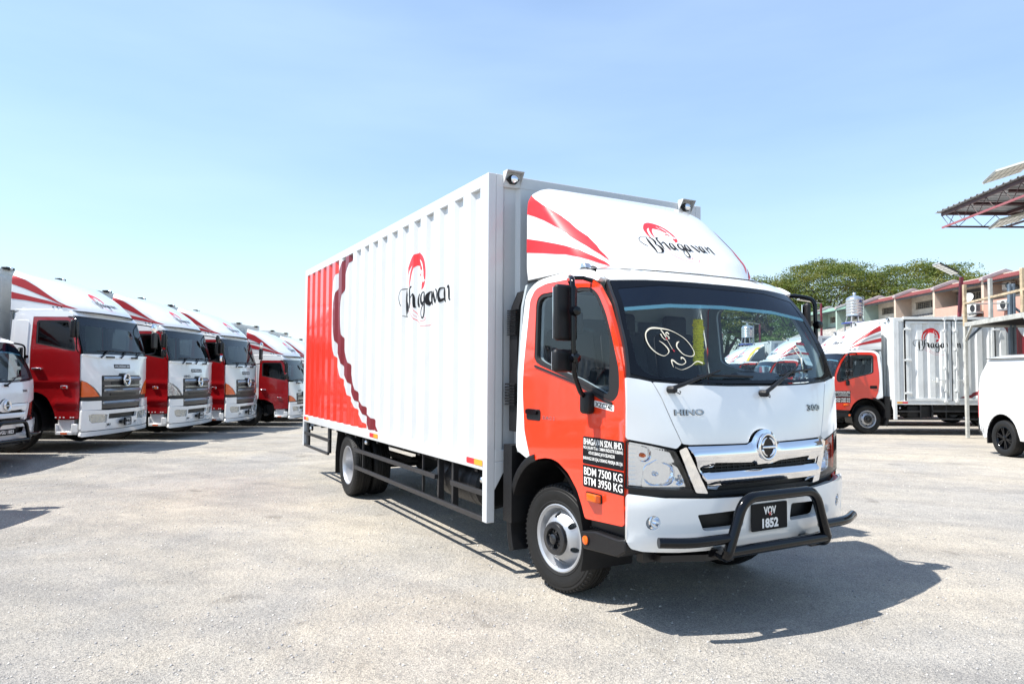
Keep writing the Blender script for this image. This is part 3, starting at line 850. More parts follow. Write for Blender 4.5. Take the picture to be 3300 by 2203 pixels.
    # back wall with window, floor
    SB = Surf(lambda x, z: (x, .36, z), 1)
    bw = panel('cab_back_wall', [[(-.98, .95), (.98, .95), (.98, 1.55), (.95, 2.05), (.91, 2.22), (-.91, 2.22), (-.95, 2.05), (-.98, 1.55)], rrect(-.62, .62, 1.55, 1.98, .05)], SB, INTG, t, res=.3, thick=.03)
    panel('rear_window', [rrect(-.62, .62, 1.55, 1.98, .05)], SB, GLASSD, bw, res=.3, thick=0, off=-.01)
    MB().box(-.95, .95, -.9, .36, .95, .99).box(-.95, -.55, -.9, -.5, .62, .95).box(.55, .95, -.9, -.5, .62, .95).obj('cab_floor', INT, t)
    MB().box(-.88, .88, -.5, .34, 2.17, 2.2).obj('headliner', INTG, t)
    MB().prism([(-.93, -.50, 1.0), (-.92, -.78, 1.0), (-.80, -.88, 1.0), (-.5, -.955, 1.0), (0, -.975, 1.0), (.5, -.955, 1.0), (.80, -.88, 1.0), (.92, -.78, 1.0), (.93, -.50, 1.0)], (0, 0, .47)).obj('dashboard', INT, t, bevel=.02 if full else 0)
    if full:
        MB().prism([(.28, -.80, 1.495), (.28, -.60, 1.56), (.28, -.50, 1.53), (.28, -.50, 1.45)], (.46, 0, 0)).obj('instrument_hood', INT, t, bevel=.02)
        sw = MB()
        cc = Vector((.48, -.42, 1.44)); ax = Vector((0, .62, .78)); u = Vector((1, 0, 0)); v = ax.cross(u)
        sw.tube([cc + (u * math.cos(a) + v * math.sin(a)) * .20 for a in np.linspace(0, 2 * math.pi, 33)], .015, 8)
        for a in (0, math.pi, 1.5 * math.pi): sw.tube([cc, cc + (u * math.cos(a) + v * math.sin(a)) * .195], .014, 6)
        sw.tube([cc, cc - ax * .35], .03, 8)
        sw.obj('steering_wheel', BLK, t)
    for x in (-.58, -.05, .52):
        q = MB().box(x - .22, x + .22, -.22, .25, 1.10, 1.26).obj('seat', SEATM, t, bevel=.05, seg=3)
        MB().prism([(x - .22, .20, 1.22), (x - .20, .34, 1.86), (x - .20, .25, 1.90), (x - .22, .08, 1.26)], (.43, 0, 0)).obj('seat_back', SEATM, q, bevel=.05, seg=3)
        MB().box(x - .12, x + .12, .22, .30, 1.84, 2.03).obj('headrest', SEATM, q, bevel=.035, seg=3)
    # ---- hood
    arcp = [(.135 * math.cos(a), 1.089 + .112 * math.sin(a)) for a in np.linspace(R(15), R(165), 14)]
    hood = [(-.812, 1.497), (-.542, 1.478), (-.239, 1.470), (.239, 1.470), (.542, 1.478), (.812, 1.497), (.763, 1.40), (.703, 1.25), (.648, 1.128), (.60, 1.122), (.16, 1.116)] + arcp + [(-.16, 1.116), (-.60, 1.122), (-.648, 1.128), (-.703, 1.25), (-.763, 1.40)]
    hd = panel('bonnet_panel', [hood], FR, PW, t, res=rs_, thick=.03, bevel=bv)
    m1 = MB()
    dd = .006
    def badge(L, dark=True):
        if full:
            o = letters('badge_lettering', [(a, b0 - .003, b1 + .003, c0 - .002, c1 + .002) for a, b0, b1, c0, c1 in L], FR, VBLK, hd, off=.003, bold=.03)
            letters('badge_lettering', L, FR, GCHR, hd, off=.009, bold=.02, thick=.005)
        else: letters('badge_lettering', L, FR, GUARD, hd, off=.004, bold=.03)
    badge([('HINO', -.69, -.478, 1.298, 1.330)]); badge([('300', .505, .66, 1.303, 1.341)])
    if full:   # washer nozzles
        for x in (-.78, .0): pass
    # cowl + windshield
    panel('cowl', [[(-.972, 1.545), (-.90, 1.54), (-.816, 1.512), (-.542, 1.492), (-.239, 1.483), (.239, 1.483), (.542, 1.492), (.816, 1.512), (.90, 1.54), (.972, 1.545), (.978, 1.52), (.80, 1.49), (.5, 1.47), (0, 1.46), (-.5, 1.47), (-.80, 1.49), (-.978, 1.52)]], FR, BLK, t, res=rs_, thick=.03, off=-.006)
    wo = [(-.952, 1.548), (-.90, 1.535), (-.816, 1.515), (-.542, 1.496), (-.239, 1.488), (.239, 1.488), (.542, 1.496), (.816, 1.515), (.90, 1.535), (.952, 1.548), (.915, 1.84), (.885, 2.05), (.862, 2.146), (.6, 2.158), (.234, 2.164), (-.234, 2.164), (-.6, 2.158), (-.862, 2.146), (-.885, 2.05), (-.915, 1.84)]
    wi = [(-.895, 1.62), (-.862, 1.56), (-.79, 1.532), (-.5, 1.514), (0, 1.508), (.5, 1.514), (.79, 1.532), (.862, 1.56), (.895, 1.62), (.885, 1.84), (.862, 1.962), (.5, 2.0), (0, 2.012), (-.5, 2.0), (-.862, 1.962), (-.885, 1.84)]
    bd = [(-.862, 1.962), (-.5, 2.0), (0, 2.012), (.5, 2.0), (.862, 1.962), (.842, 2.09), (.5, 2.13), (-.5, 2.13), (-.842, 2.09)]
    wi = wi_ = wi
    ws = panel('windshield', [wi], FR, GLASS, t, res=.08, thick=0, off=-.004)
    panel('frit_border', [wo, wi[:11] + bd[5:7] + bd[7:9] + wi[14:]], FR, BLKG, ws, res=.07, thick=.004, off=-.001)
    panel('sun_band', [bd], FR, GLBAND, ws, res=.08, thick=0, off=-.0035)
    film = [(-.862, 1.962), (-.5, 2.0), (0, 2.012), (.5, 2.0), (.862, 1.962), (.864, 1.938), (.5, 1.975), (0, 1.987), (-.5, 1.975), (-.866, 1.938)]
    panel('film_edge', [film], FR, GLBLUE, ws, res=.08, thick=0, off=-.002)
    # wipers
    for (x0, z0, x1, z1, bx0, bz0, bx1, bz1) in ((-.71, 1.452, -.30, 1.555, -.48, 1.528, .0, 1.524), (.046, 1.424, .483, 1.588, .275, 1.535, .668, 1.582)):
        w = MB()
        P = [FR(x0 + (x1 - x0) * k / 6, z0 + (z1 - z0) * k / 6, .045 - .012 * k / 6) for k in range(7)]
        w.tube(P, .01, 8, rs=[.014, .013, .012, .010, .008, .006, .006])
        p = FR(x0, z0, .0); w.lathe([(.022, 0), (.022, .05), (.014, .06), (0, .06)], p, 'y', 12, -1)
        w.tube([FR(x0 + .02, z0 - .01, .02), FR(x0 + .06, z0 - .03, .02), FR(x0 + .075, z0 - .015, .01), FR(x0 + .07, z0 - .01, .005)], .003, 6)
        wo_ = w.obj('wiper', BLK, t, smooth=60)
        MB().tube([FR(bx0 + (bx1 - bx0) * k / 8, bz0 + (bz1 - bz0) * k / 8, .012 + .012 * math.sin(math.pi * k / 8)) for k in range(9)], .008, 6).obj('wiper_blade', BLK, wo_)
    # ---- grille
    GP = [(.80, .0), (.845, .0), (.862, .012), (.88, .034), (.925, .046), (.948, .040), (.956, .012), (.985, .008), (1.0, .020), (1.05, .038), (1.085, .034), (1.105, .010), (1.12, .0), (1.25, 0)]
    def grf(x, z):
        r = math.hypot(x, z - 1.089); e = itp(z, GP)
        if chrome is False: e *= .5
        if r < .16: e = max(e, .026 * max(0, 1 - max(0, r - .095) / .05))
        return tuple(FR(x, z, e + .004))
    GS = Surf(grf, e=.002)
    hx = lambda P: P + [(-a, b_) for a, b_ in P[::-1]]
    top = [(.122 * math.cos(a), 1.089 + .108 * math.sin(a)) for a in np.linspace(R(160), R(90), 8)]
    outl = hx([(-.49, .858), (-.618, 1.112), (-.145, 1.110)] + top[:-1])
    outl = [(-.49, .858), (-.60, 1.075), (-.622, 1.112), (-.15, 1.108)] + [(.122 * math.cos(a), 1.089 + .108 * math.sin(a)) for a in np.linspace(R(160), R(20), 15)] + [(.15, 1.108), (.622, 1.112), (.60, 1.075), (.49, .858), (.41, .847), (.41, .878), (-.41, .878), (-.41, .847)]
    slot = [(-.545, .984), (-.44, .984), (-.44, 1.012), (-.13, 1.0), (-.075, .982), (.075, .982), (.13, 1.0), (.44, 1.012), (.44, .984), (.545, .984), (.528, .958), (-.528, .958)]
    CM = CHR if chrome else PW
    gr = panel('grille', [outl, slot], GS, CM, t, res=.035 if full else .07, thick=.02, bevel=.003 if full else 0, smooth=50)
    for s in (-1, 1):
        P = [(s * .632, 1.112), (s * .682, 1.092), (s * .572, .838), (s * .485, .829), (s * .500, .856), (s * .612, 1.072)]
        panel('grille_end', [P], FR, CM, gr, res=.05, thick=.06, off=.018, bevel=.004 if full else 0)
    panel('grille_mesh', [[(-.62, 1.10), (-.5, .79), (.5, .79), (.62, 1.10)]], FR, BLK, gr, res=.1, thick=.01, off=-.05)
    if full:
        ms = MB()
        for x in np.arange(-.5, .51, .05): ms.beam(FR(x, .955, -.02), FR(x, 1.01, -.02), .006, .01)
        for z_ in (.965, .985): ms.tube([FR(x, z_, -.015) for x in np.linspace(-.54, .54, 13)], .005, 4)
        ms.obj('grille_bar', BLK, gr)
    em = MB(); SE = Surf(lambda u, v: tuple(Vector(grf(u, 1.089 + v)) + Vector((0, 0, 0))))
    def ering(r, w, o, n=36, a0=0, a1=360): return [Vector(FR(r * math.cos(a), 1.089 + r * math.sin(a), .042 + o)) for a in np.linspace(R(a0), R(a1), n)]
    emo = panel('emblem', [circle(0, 1.089, .077, 32)], Surf(lambda x, z: tuple(FR(x, z, .044))), BLKG, gr, res=.06, thick=.006)
    e = MB(); e.tube(ering(.077, 0, .002), .0095 if full else .013, 8)
    e.tube([FR(-.06, 1.089, .048), FR(.06, 1.089, .048)], .009, 8)
    for a0, a1 in ((12, 78), (102, 168), (192, 258), (282, 348)):
        e.tube(ering(.056, 0, .004, 9, a0, a1), .008, 6, rs=[.007, .010, .010, .009, .008, .007, .006, .005, .004] if a0 in (12, 192) else [.004, .005, .006, .007, .008, .009, .010, .010, .007])
    e.obj('emblem_ring', CHR, emo, smooth=60)
    # dark gap between grille and bumper
    panel('bumper_gap', [hx([(0 - .985, .86), (-.985, .80)])[:0] + [(-.985, .872), (-.80, .85), (-.55, .835), (.55, .835), (.80, .85), (.985, .872), (.985, .80), (-.985, .80)]], FR, BLK, t, res=.1, thick=.02, off=-.035)
    # ---- bumper
    BPf = [(.46, -.02), (.50, .01), (.56, .026), (.60, .022), (.72, .030), (.78, .034), (.82, .03), (.85, .018)]
    BS = Surf(lambda x, z: tuple(FR(x, z, itp(z, BPf) + .006)), e=.004)
    bo = hx([(-.992, .84), (-.99, .70), (-.988, .56), (-.97, .525), (-.90, .505), (-.67, .485), (-.3, .472)])[::1]
    bo = [(-.992, .845), (-.78, .818), (-.5, .803), (-.2, .797), (.2, .797), (.5, .803), (.78, .818), (.992, .845), (.99, .70), (.988, .56), (.965, .525), (.90, .506), (.67, .487), (.3, .476), (-.3, .476), (-.67, .487), (-.90, .506), (-.965, .525), (-.988, .56), (-.99, .70)]
    ho = []
    for s in (-1, 1): ho.append([(s * a, b_) for a, b_ in [(.573, .712), (.235, .722), (.222, .715), (.216, .63), (.228, .612), (.50, .612), (.53, .62)]])
    fogs = [circle(s * .846, .677, .042, 18) for s in (-1, 1)]
    bp = panel('bumper', [bo] + ho + fogs, BS, PW, t, res=.05 if full else .1, thick=.05, bevel=.006 if full else 0, smooth=45)
    for s in (-1, 1):
        panel('air_intake', [[(s * .60, .73), (s * .20, .73), (s * .20, .60), (s * .56, .60)]], FR, BLK, bp, res=.15, thick=.01, off=-.06)
        p = Vector(FR(s * .846, .677, -.01))
        f_ = MB().lathe([(.044, 0), (.044, .03), (.036, .034), (.030, .015), (.012, .0), (0, .0)], p, 'y', 18, -1).obj('fog_lamp', CHR, bp)
        MB().lathe([(.034, .02), (.02, .028), (0, .030)], p, 'y', 16, -1).obj('lens', LENS, f_)
    # plate
    SP = Surf(lambda x, z: (x, -1.150, z))
    if plate:
        one = isinstance(plate, str)
        pz = (.578, .745, -.165, .165) if not one else (.60, .70, -.26, .22)
        pl = panel('number_plate', [rrect(pz[2], pz[3], pz[0], pz[1], .008)], SP, VBLK, t, res=.3, thick=.006, bevel=.001)
        if one: letters('plate_lettering', [(plate, -.20, .16, .622, .68)], SP, VWHT, pl, off=.002, bold=.035)
        else: letters('plate_lettering', [(plate[0], -.058, .058, .667, .725), (plate[1], -.072, .078, .592, .652)], SP, VWHT, pl, off=.002, bold=.045)
        if not one: letters('plate_sticker', [('o', -.012, .012, .668, .69)], SP, REDL, pl, off=.004, bold=.05)
    if bullbar:
        bb = MB(); Y = -1.235; TZ = .812
        P = bend([(-.36, -1.0, .50), (-.40, Y + .02, .485), (-.452, Y + .01, .51), (-.33, Y, .832), (.33, Y, .832), (.452, Y + .01, .51), (.42, Y + .0, .485)], .08, 6)
        bb.tube(bend([(-.455, Y + .01, .50), (-.33, Y, TZ), (.33, Y, TZ), (.455, Y + .01, .50)], .10, 8), .032, 14)
        bb.tube(bend([(-.452, Y + .01, .52), (-.452, Y + .02, .478), (-.36, -1.0, .46)], .05, 6), .034, 14)
        bb.tube(bend([(.452, Y + .01, .52), (.452, Y + .02, .478), (.36, -1.0, .46)], .05, 6), .034, 14)
        bb.tube([(-.44, Y + .015, .502), (.44, Y + .015, .502)], .033, 14)
        for s in (-1, 1):
            bb.tube(bend([(s * .42, Y + .02, .582), (s * .72, Y + .045, .579), (s * .90, -1.11, .584)], .15, 8), .030, 14)
            bb.box(s * .40 - .04, s * .40 + .04, -1.18, -1.05, .44, .50)
        bb.obj('bull_bar', BLKG, t, smooth=50)
    # ---- mirrors
    for s in (-1, 1):
        a = MB(); X0 = s * 1.175
        a.tube(bend([(s * .93, -.28, 2.135), (s * 1.02, -.36, 2.17), (s * 1.12, -.52, 2.165), (X0, -.63, 2.13), (X0 + s * .0, -.64, 1.55), (s * 1.09, -.60, 1.42), (s * 1.03, -.57, 1.40)], .06, 6), .0165, 10)
        a.tube([(s * .90, -.52, 2.14), (s * 1.0, -.50, 2.165), (s * 1.08, -.46, 2.165)], .014, 8)
        for z_ in (1.93, 1.64): a.lathe([(.0, -.03), (.028, -.026), (.032, 0), (.028, .026), (0, .03)], (X0, -.655, z_), 'y', 12, 1)
        mo = a.obj('mirror_arm', BLKG, t, smooth=60)
        MB().box(min(s * .985, s * 1.06), max(s * .985, s * 1.06), -.62, -.53, 1.29, 1.43).obj('mirror_foot', BLK, mo, bevel=.025, seg=3)
        for z0, z1, yw in ((1.748, 2.10, .0), (1.553, 1.695, .0)):
            cx = -1.198 if s < 0 else 1.13
            w = .09 if z1 > 1.8 else .098
            XM = Matrix.Translation((cx, -.58, 0)) @ Matrix.Rotation(R(40 if s > 0 else 0), 4, 'Z') @ Matrix.Translation((-cx, .58, 0))
            b_ = MB(); b_.X = XM; b_.prism([(cx - w, -.615, z0), (cx + w, -.60, z0), (cx + w, -.60, z1), (cx - w, -.615, z1)], (0, .05, 0))
            g = b_.obj('mirror_head', BLK, mo, bevel=.024, seg=4)
            b_ = MB(); b_.X = XM; b_.box(cx - w + .015, cx + w - .015, -.552, -.546, z0 + .015, z1 - .015).obj('mirror_glass', CHR, g)
    # roof marker lamps, drip rail
    for s in (-1, 1):
        q = MB().prism([(s * .86, -.34, 2.262), (s * .86, -.26, 2.262), (s * .86, -.27, 2.305), (s * .86, -.31, 2.305)], (-s * .075, 0, 0)).obj('roof_marker', STEEL, t, bevel=.01)
        MB().box(min(s * .78, s * .87), max(s * .78, s * .87), -.36, -.24, 2.253, 2.262).obj('marker_gasket', SEAL, q)
        MB().prism([(s * .86, -.47, 2.236), (s * .86, -.38, 2.248), (s * .86, -.40, 2.272)], (-s * .03, 0, 0)).obj('aerial_base', BLK, t, bevel=.008)
        MB().tube([(s * .885, .24, 2.238), (s * .885, -.2, 2.254), (s * .87, -.36, 2.25)], .006, 6).obj('drip_rail', GCHR, t)
        MB().beam((s * .86, .42, 2.37), (s * .86, .28, 2.24), .012, .02).obj('deflector_stay', SEAL, t)
    # ---- roof deflector
    zs = list(np.linspace(2.262, 2.9, 34)) + [2.91, 2.92, 2.93, 2.94, 2.95, 2.96, 2.97, 2.98, 2.985, 2.99, 2.9995] if full else list(np.linspace(2.262, 2.9, 20)) + [2.93, 2.955, 2.975, 2.99, 2.9995]
    rows = []
    for z_ in zs:
        w = _sm(z_, DW, .015); k = _sm(z_, DK); row = []
        yk = min(k, .418)
        for j in range(5): row.append((-w, .42 + (yk - .42) * j / 4, z_))
        for th in np.linspace(-1, 1, 61 if full else 37)[1:-1]:
            x = w * math.sin(th * math.pi / 2)
            row.append((x, min(defl_front(x, z_)[1], .42), z_))
        for j in range(5): row.append((w, yk + (.42 - yk) * j / 4, z_))
        rows.append(row)
    n = len(rows[0]); V = [p for r_ in rows for p in r_]; F = []
    for j in range(len(rows) - 1):
        for i in range(n - 1): F.append((j * n + i, j * n + i + 1, (j + 1) * n + i + 1, (j + 1) * n + i))
    F.append(tuple((len(rows) - 1) * n + i for i in range(n)))
    df = mk('roof_deflector', V, F, PW, t, smooth=60)
    V = []; F = []
    ins = [( -p[0] * 0 + p[0] * .97, p[1] + .02, p[2]) for p in V]
    MB().tube([tuple(Vector(p) + Vector((0, -.006, -.012))) for p in rows[0]], .011, 6).obj('deflector_seal', SEAL, df)
    for s, S in ((-1, DSR), (1, DSL)):
        u = [(.419, 2.925), (.26, 2.84), (.146, 2.772), (.04, 2.70), (-.047, 2.635), (-.12, 2.575), (-.205, 2.51), (-.29, 2.43), (-.351, 2.36), (-.408, 2.283), (-.412, 2.278), (-.38, 2.32), (-.33, 2.37), (-.255, 2.43), (-.162, 2.493), (-.026, 2.586), (.07, 2.634), (.164, 2.678), (.29, 2.73), (.419, 2.775)]
        l_ = [(.419, 2.582), (.2, 2.53), (.0, 2.478), (-.12, 2.445), (-.23, 2.405), (-.317, 2.35), (-.37, 2.31), (-.40, 2.278), (-.35, 2.302), (-.30, 2.33), (-.248, 2.351), (-.12, 2.385), (0, 2.404), (.2, 2.44), (.419, 2.476)]
        decals('red_flash', [[u], [l_]], S, VRED if full else PR_def, df, .003, .014 if full else .022, grid=True)
        if not full:
            g = [(.419, 2.72), (.2, 2.64), (.0, 2.56), (-.12, 2.50), (-.25, 2.41), (-.31, 2.36), (-.24, 2.41), (-.12, 2.465), (.0, 2.51), (.2, 2.57), (.419, 2.63)]
            decals('grey_flash', [[g]], S, VGRY, df, .003, .022, grid=True)
    logo(DFR, df, lambda x, y: (-.365 + x * .555, 2.435 + y * .47 + x * .012), off=.002, small=not full)
    # air intake duct behind the cab
    a = MB(); x0, x1 = -.97, -.90
    if full:
        a.prism([(-.955, .44, 1.10), (-.955, .44, 1.93), (-.94, .44, 2.06), (-.885, .44, 2.18), (-.82, .44, 2.2), (-.82, .44, 1.10)], (0, .12, 0))
        for k in range(14): a.box(-.975, -.86, .435, .57, 1.84 + k * .0145, 1.847 + k * .0145)
        for k in range(8): a.box(-.985, -.86, .43, .58, 1.30 + k * .022, 1.312 + k * .022)
        a.obj('air_intake_duct', BLK, t)
    # the cab is a little narrower than the box and sits slightly towards its right side
    done = set()
    for o in COL.objects:
        if o.name in known or o.type != 'MESH' or o.data.name in done: continue
        done.add(o.data.name)
        n_ = len(o.data.vertices); co = np.empty(n_ * 3, np.float32); o.data.vertices.foreach_get('co', co)
        co[0::3] = co[0::3] * .965 - (.025 if full else 0); o.data.vertices.foreach_set('co', co); o.data.update()
    if box:
        cargo_box(t, box_mat or BOXW, marks, doors_left, det=True)
    return t
PR_def = mat('red_vinyl_faded', (.40, .012, .018), .5, coat=.1)
mat_red2 = mat('red_paint_older', (.62, .03, .012), .28, coat=1., var=.08, scale=3)
INTH = mat('cab_trim_teal', (.05, .075, .085), .7)
# ---------------------------------------------------------------- heavy and medium lorries
HYC = [(.30, -.10), (.42, -.14), (.82, -.17), (1.1, -.18), (1.5, -.16), (1.86, -.10), (2.60, .12), (2.68, .13), (2.74, .24)]
HYK = [(.30, .0), (.82, -.02), (1.35, -.015), (1.90, -.01), (2.20, .075), (2.55, .175), (2.62, .20), (2.68, .26), (2.74, .36)]
HDC = [(2.68, .02), (2.8, .12), (3.0, .36), (3.2, .66), (3.34, .95), (3.42, 1.2), (3.46, 1.40)]
HDK = [(2.68, .34), (2.8, .42), (3.0, .60), (3.2, .88), (3.34, 1.1), (3.42, 1.3), (3.46, 1.40)]
ZM = [(0, 0), (.30, .27), (.82, .74), (1.03, .80), (1.45, 1.06), (1.86, 1.42), (2.60, 2.14), (2.66, 2.22), (3.47, 3.13)]
def make_big(label, loc, rz, medium=False, amber=True, dz=0., plate=('VHJ', '1841'), box_top=3.53, name='heavy_lorry', det=True, chrome_lamps=False, hino=False, mirrors='black', length=7.2, front_only=False):
    t = thing(name, label, 'lorry', (loc[0], loc[1], dz), rz, 'company lorries parked in the yard')
    ws = 1.1 / 1.245 if medium else 1.
    zf = (lambda z: itp(z, ZM)) if medium else (lambda z: z)
    def mp(p): return ((p[0] * .975 - .03) * ws, p[1], zf(p[2]))
    def b_(B): B.V = [mp(v) for v in B.V]; return B
    def fr(x, z):
        a = min(abs(x) / 1.245, 1.05); c = _sm(z, HYC); k = _sm(z, HYK)
        return mp((x, c + (k - c) * a ** 2.5, z))
    H = Surf(fr)
    HR = Surf(lambda y, z: mp((-1.243 + max(0, z - 1.9) * .07, y, z)), -1); HL = Surf(lambda y, z: mp((1.243 - max(0, z - 1.9) * .07, y, z)), 1)
    rr = .09
    wy = 1.32
    # chassis, wheels
    wr = .50 if not medium else .43
    k = 1.22 if not medium else 1.06
    for s in (-1, 1):
        wheel(t, s * (1.05 * ws), wy, wr, s, Rt=wr, det=False, rs=k)
        if not front_only:
            for yy in ((5.6, 6.9) if not medium else (5.6,)): wheel(t, s * 1.06 * ws, yy, wr, s, dual=True, Rt=wr, det=False, rs=k)
    c = MB()
    for s in (-1, 1): c.box(s * .43 - .04, s * .43 + .04, .2, length + 1, .72, .98)
    c.box(-.9, .9, wy - .07, wy + .07, .40, .52); c.box(-.9, .9, .1, .9, .45, .75); c.box(-.4, .4, .5, 1.8, .6, 1.3)
    for yy in (2.4, 3.6, 4.8, 6.2): c.box(-1.1, 1.1, yy, yy + .1, .92, 1.0)
    b_(c).obj('chassis_frame', CHAS, t, smooth=0)
    for s in (-1, 1):
        V = []; F = []
        arc = [(wy + (wr + .13) * math.cos(a), wr + .02 + (wr + .13) * math.sin(a)) for a in np.linspace(R(-15), R(190), 16)]
        for p in arc: V += [(s * 1.235 * ws, p[0], p[1]), (s * .75, p[0], p[1])]
        mk('wheel_housing', V, [(2 * i, 2 * i + 1, 2 * i + 3, 2 * i + 2) for i in range(len(arc) - 1)], BLK, t, smooth=60)
    # cab shell
    for s, S in ((-1, HR), (1, HL)):
        pil = [(.95, 2.575), (.20, 2.575), (.24, 2.64), (.30, 2.69), (1.20, 2.69), (1.31, 2.64), (1.345, 2.5), (1.36, 1.2), (1.30, 1.19), (1.1, 1.19), (.98, 1.16), (.96, 1.3), (.965, 2.0)]
        panel('rear_pillar', [pil], S, WHITE, t, res=.15, thick=.05)
        panel('pillar_pressing', [rrect(1.02, 1.27, 1.75, 2.5, .05)], S, WHITE, t, res=.3, thick=.03, off=.012, bevel=.012)
        win = [(.865, 2.057), (.875, 2.47), (.84, 2.505), (.30, 2.505), (.26, 2.49), (.112, 2.0), (.112, 1.923), (.14, 1.915)]
        door = [(.95, 2.055), (.945, 2.565), (.30, 2.572), (.20, 2.545), (.03, 1.95), (.015, 1.35), (.01, .638), (.437, .625), (.455, .70), (.491, .815), (.56, .95), (.621, 1.042), (.70, 1.10), (.794, 1.135), (.94, 1.155), (.955, 1.40)]
        sg = 1 if s > 0 else -1
        Sd = Surf(lambda y, z, S=S, s=s: tuple(Vector(S(y, z)) + Vector((s * (.0 + .018 * math.exp(-((z - 1.33) / .05) ** 2) + .02 * math.exp(-((z - .93) / .06) ** 2) * (1 if y < .5 else 0)), 0, 0))), S.sg, e=.003)
        d = panel('door', [door, win], Sd, REDD, t, res=.06 if det and s < 0 else .2, thick=.04, off=.004)
        gl = [(.835, 2.075), (.845, 2.46), (.82, 2.475), (.31, 2.475), (.285, 2.46), (.145, 1.99), (.145, 1.95)]
        fo = panel('window_frame', [win, gl], S, SEAL, d, res=.2, thick=.03)
        panel('door_trim', [[(.90, 1.2), (.90, 2.55), (.22, 2.55), (.07, 1.95), (.06, 1.2)], gl], S, INTH, d, res=.3, thick=.02, off=-.045)
        panel('window_glass', [gl], S, GLASSD, d, res=.3, thick=0, off=-.015)
        h = b_(MB().box(min(s * 1.245, s * 1.29), max(s * 1.245, s * 1.29), .72, .90, 1.565, 1.60)).obj('handle', CHR, d, bevel=.01)
        q = b_(MB().box(min(s * 1.24, s * 1.27), max(s * 1.24, s * 1.27), .23, .36, 1.205, 1.265)).obj('side_indicator', CHR, t, bevel=.008)
        b_(MB().box(min(s * 1.25, s * 1.275), max(s * 1.25, s * 1.275), .25, .31, 1.215, 1.25)).obj('marker_lens', REDL if amber else AMB, q)
        if det and s < 0:
            dc = MB()
            for y_ in (.42, .34, .27, .14, .09): dc.box(-1.252, -1.25, y_, y_ + .03, .655, .675)
            b_(dc).obj('door_decal', VWHT, d)
        st = MB(); a0, a1 = sorted((s * 1.24, s * .9))
        st.box(a0, a1, .03, .45, .335, .40); st.box(a0, a1, .03, .15, .335, .54); st.box(min(s * 1.2, s * .8), max(s * 1.2, s * .8), .12, .42, .40, .62); st.box(a0, a1, .42, .45, .335, .54)
        sto = b_(st).obj('cab_step', WHITE, t, bevel=.012)
        b_(MB().box(min(s * 1.242, s * 1.25), max(s * 1.242, s * 1.25), .22, .34, .345, .375)).obj('step_lamp', AMB, sto)
        # mirrors
        a = MB()
        if s > 0:
            a.tube(bend([(1.12, .25, 2.60), (1.35, .0, 2.56), (1.50, -.08, 2.52), (1.50, -.08, 1.95), (1.2, .05, 1.9)], .05, 4), .012, 6)
            mo = b_(a).obj('mirror_arm', BLKG, t)
            b_(MB().box(1.38, 1.60, -.10, -.03, 2.06, 2.42)).obj('mirror_head', BLK, mo, bevel=.03)
            b_(MB().lathe([(0, -.05), (.09, -.035), (.11, 0), (.1, .01)], (1.30, -.13, 2.50), 'y', 12)).obj('mirror_head', BLK if mirrors == 'black' else CHR, mo)
        else:
            a.tube(bend([(-1.18, .30, 2.58), (-1.32, .12, 2.56), (-1.40, .02, 2.50), (-1.40, .0, 1.95), (-1.25, .05, 1.90)], .05, 4), .012, 6)
            mo = b_(a).obj('mirror_arm', BLKG, t)
            b_(MB().box(-1.50, -1.28, .02, .09, 2.17, 2.50)).obj('mirror_head', BLK, mo, bevel=.03)
            if mirrors != 'none1': b_(MB().box(-1.49, -1.29, .02, .09, 1.95, 2.13)).obj('mirror_head', BLK if mirrors == 'black' else CHR, mo, bevel=.04)
        # front corner
        m_ = lambda P: [(-s * a_ if s < 0 else a_, z_) for a_, z_ in P] if False else [(s * a_, z_) for a_, z_ in P]
        panel('corner_panel', [m_([(1.24, 1.86), (.84, 1.83), (.81, 1.4), (.80, 1.04), (.735, 1.04), (.78, 1.04), (1.0, 1.25), (1.24, 1.36)][:3] + [(.80, 1.10), (.93, 1.22), (1.10, 1.32), (1.24, 1.365)])], H, WHITE, t, res=.12, thick=.03)
        lp = m_([(1.235, 1.355), (1.12, 1.32), (.96, 1.21), (.80, 1.045), (1.235, 1.045)])
        l0 = panel('corner_lamp', [lp], H, REFL, t, res=.2, thick=.02, off=-.03)
        if amber: panel('lens', [lp], H, AMB, l0, res=.1, thick=.01, off=0.004)
        else: panel('lens', [lp], H, LENSH, l0, res=.1, thick=0, off=0.004)
        fl = MB()
        for i in range(6): fl.beam(H(s * 1.22, 1.09 + .04 * i, .008), H(s * (.86 + .055 * i), 1.09 + .04 * i, .008), .006, .006)
        fl.obj('lamp_flute', AMB if amber else REFL, l0)
        # head lamp in bumper
        hp = rrect(.58, 1.08, .535, .69, .06)
        hp = [(a_, z_ + (.02 if a_ > .9 else 0)) for a_, z_ in hp]
        hb = panel('headlight', [m_(hp)], H, REFL if not chrome_lamps else CHR, t, res=.2, thick=.02, off=.012)
        for cx, r_ in ((.70, .062), (.83, .062), (.97, .055)):
            S2 = Surf(lambda u, v, cx=cx, r_=r_: tuple(H(s * (cx + r_ * u), .612 + r_ * v, .02 - .04 * max(0, 1 - u * u - v * v) ** .5)))
            panel('reflector_bowl', [circle(0, 0, .999, 14)], S2, CHR, hb, res=.4, thick=.006)
        panel('lens', [m_(hp)], H, LENSH, hb, res=.2, thick=0, off=.03)
    # roof, back, header
    rf = MB(); rf.prism([(-1.17, .42, 2.68), (-1.12, .36, 2.72), (1.12, .36, 2.72), (1.17, .42, 2.68), (1.17, 1.33, 2.68), (-1.17, 1.33, 2.68)], (0, 0, .03))
    b_(rf).obj('roof', WHITE, t)
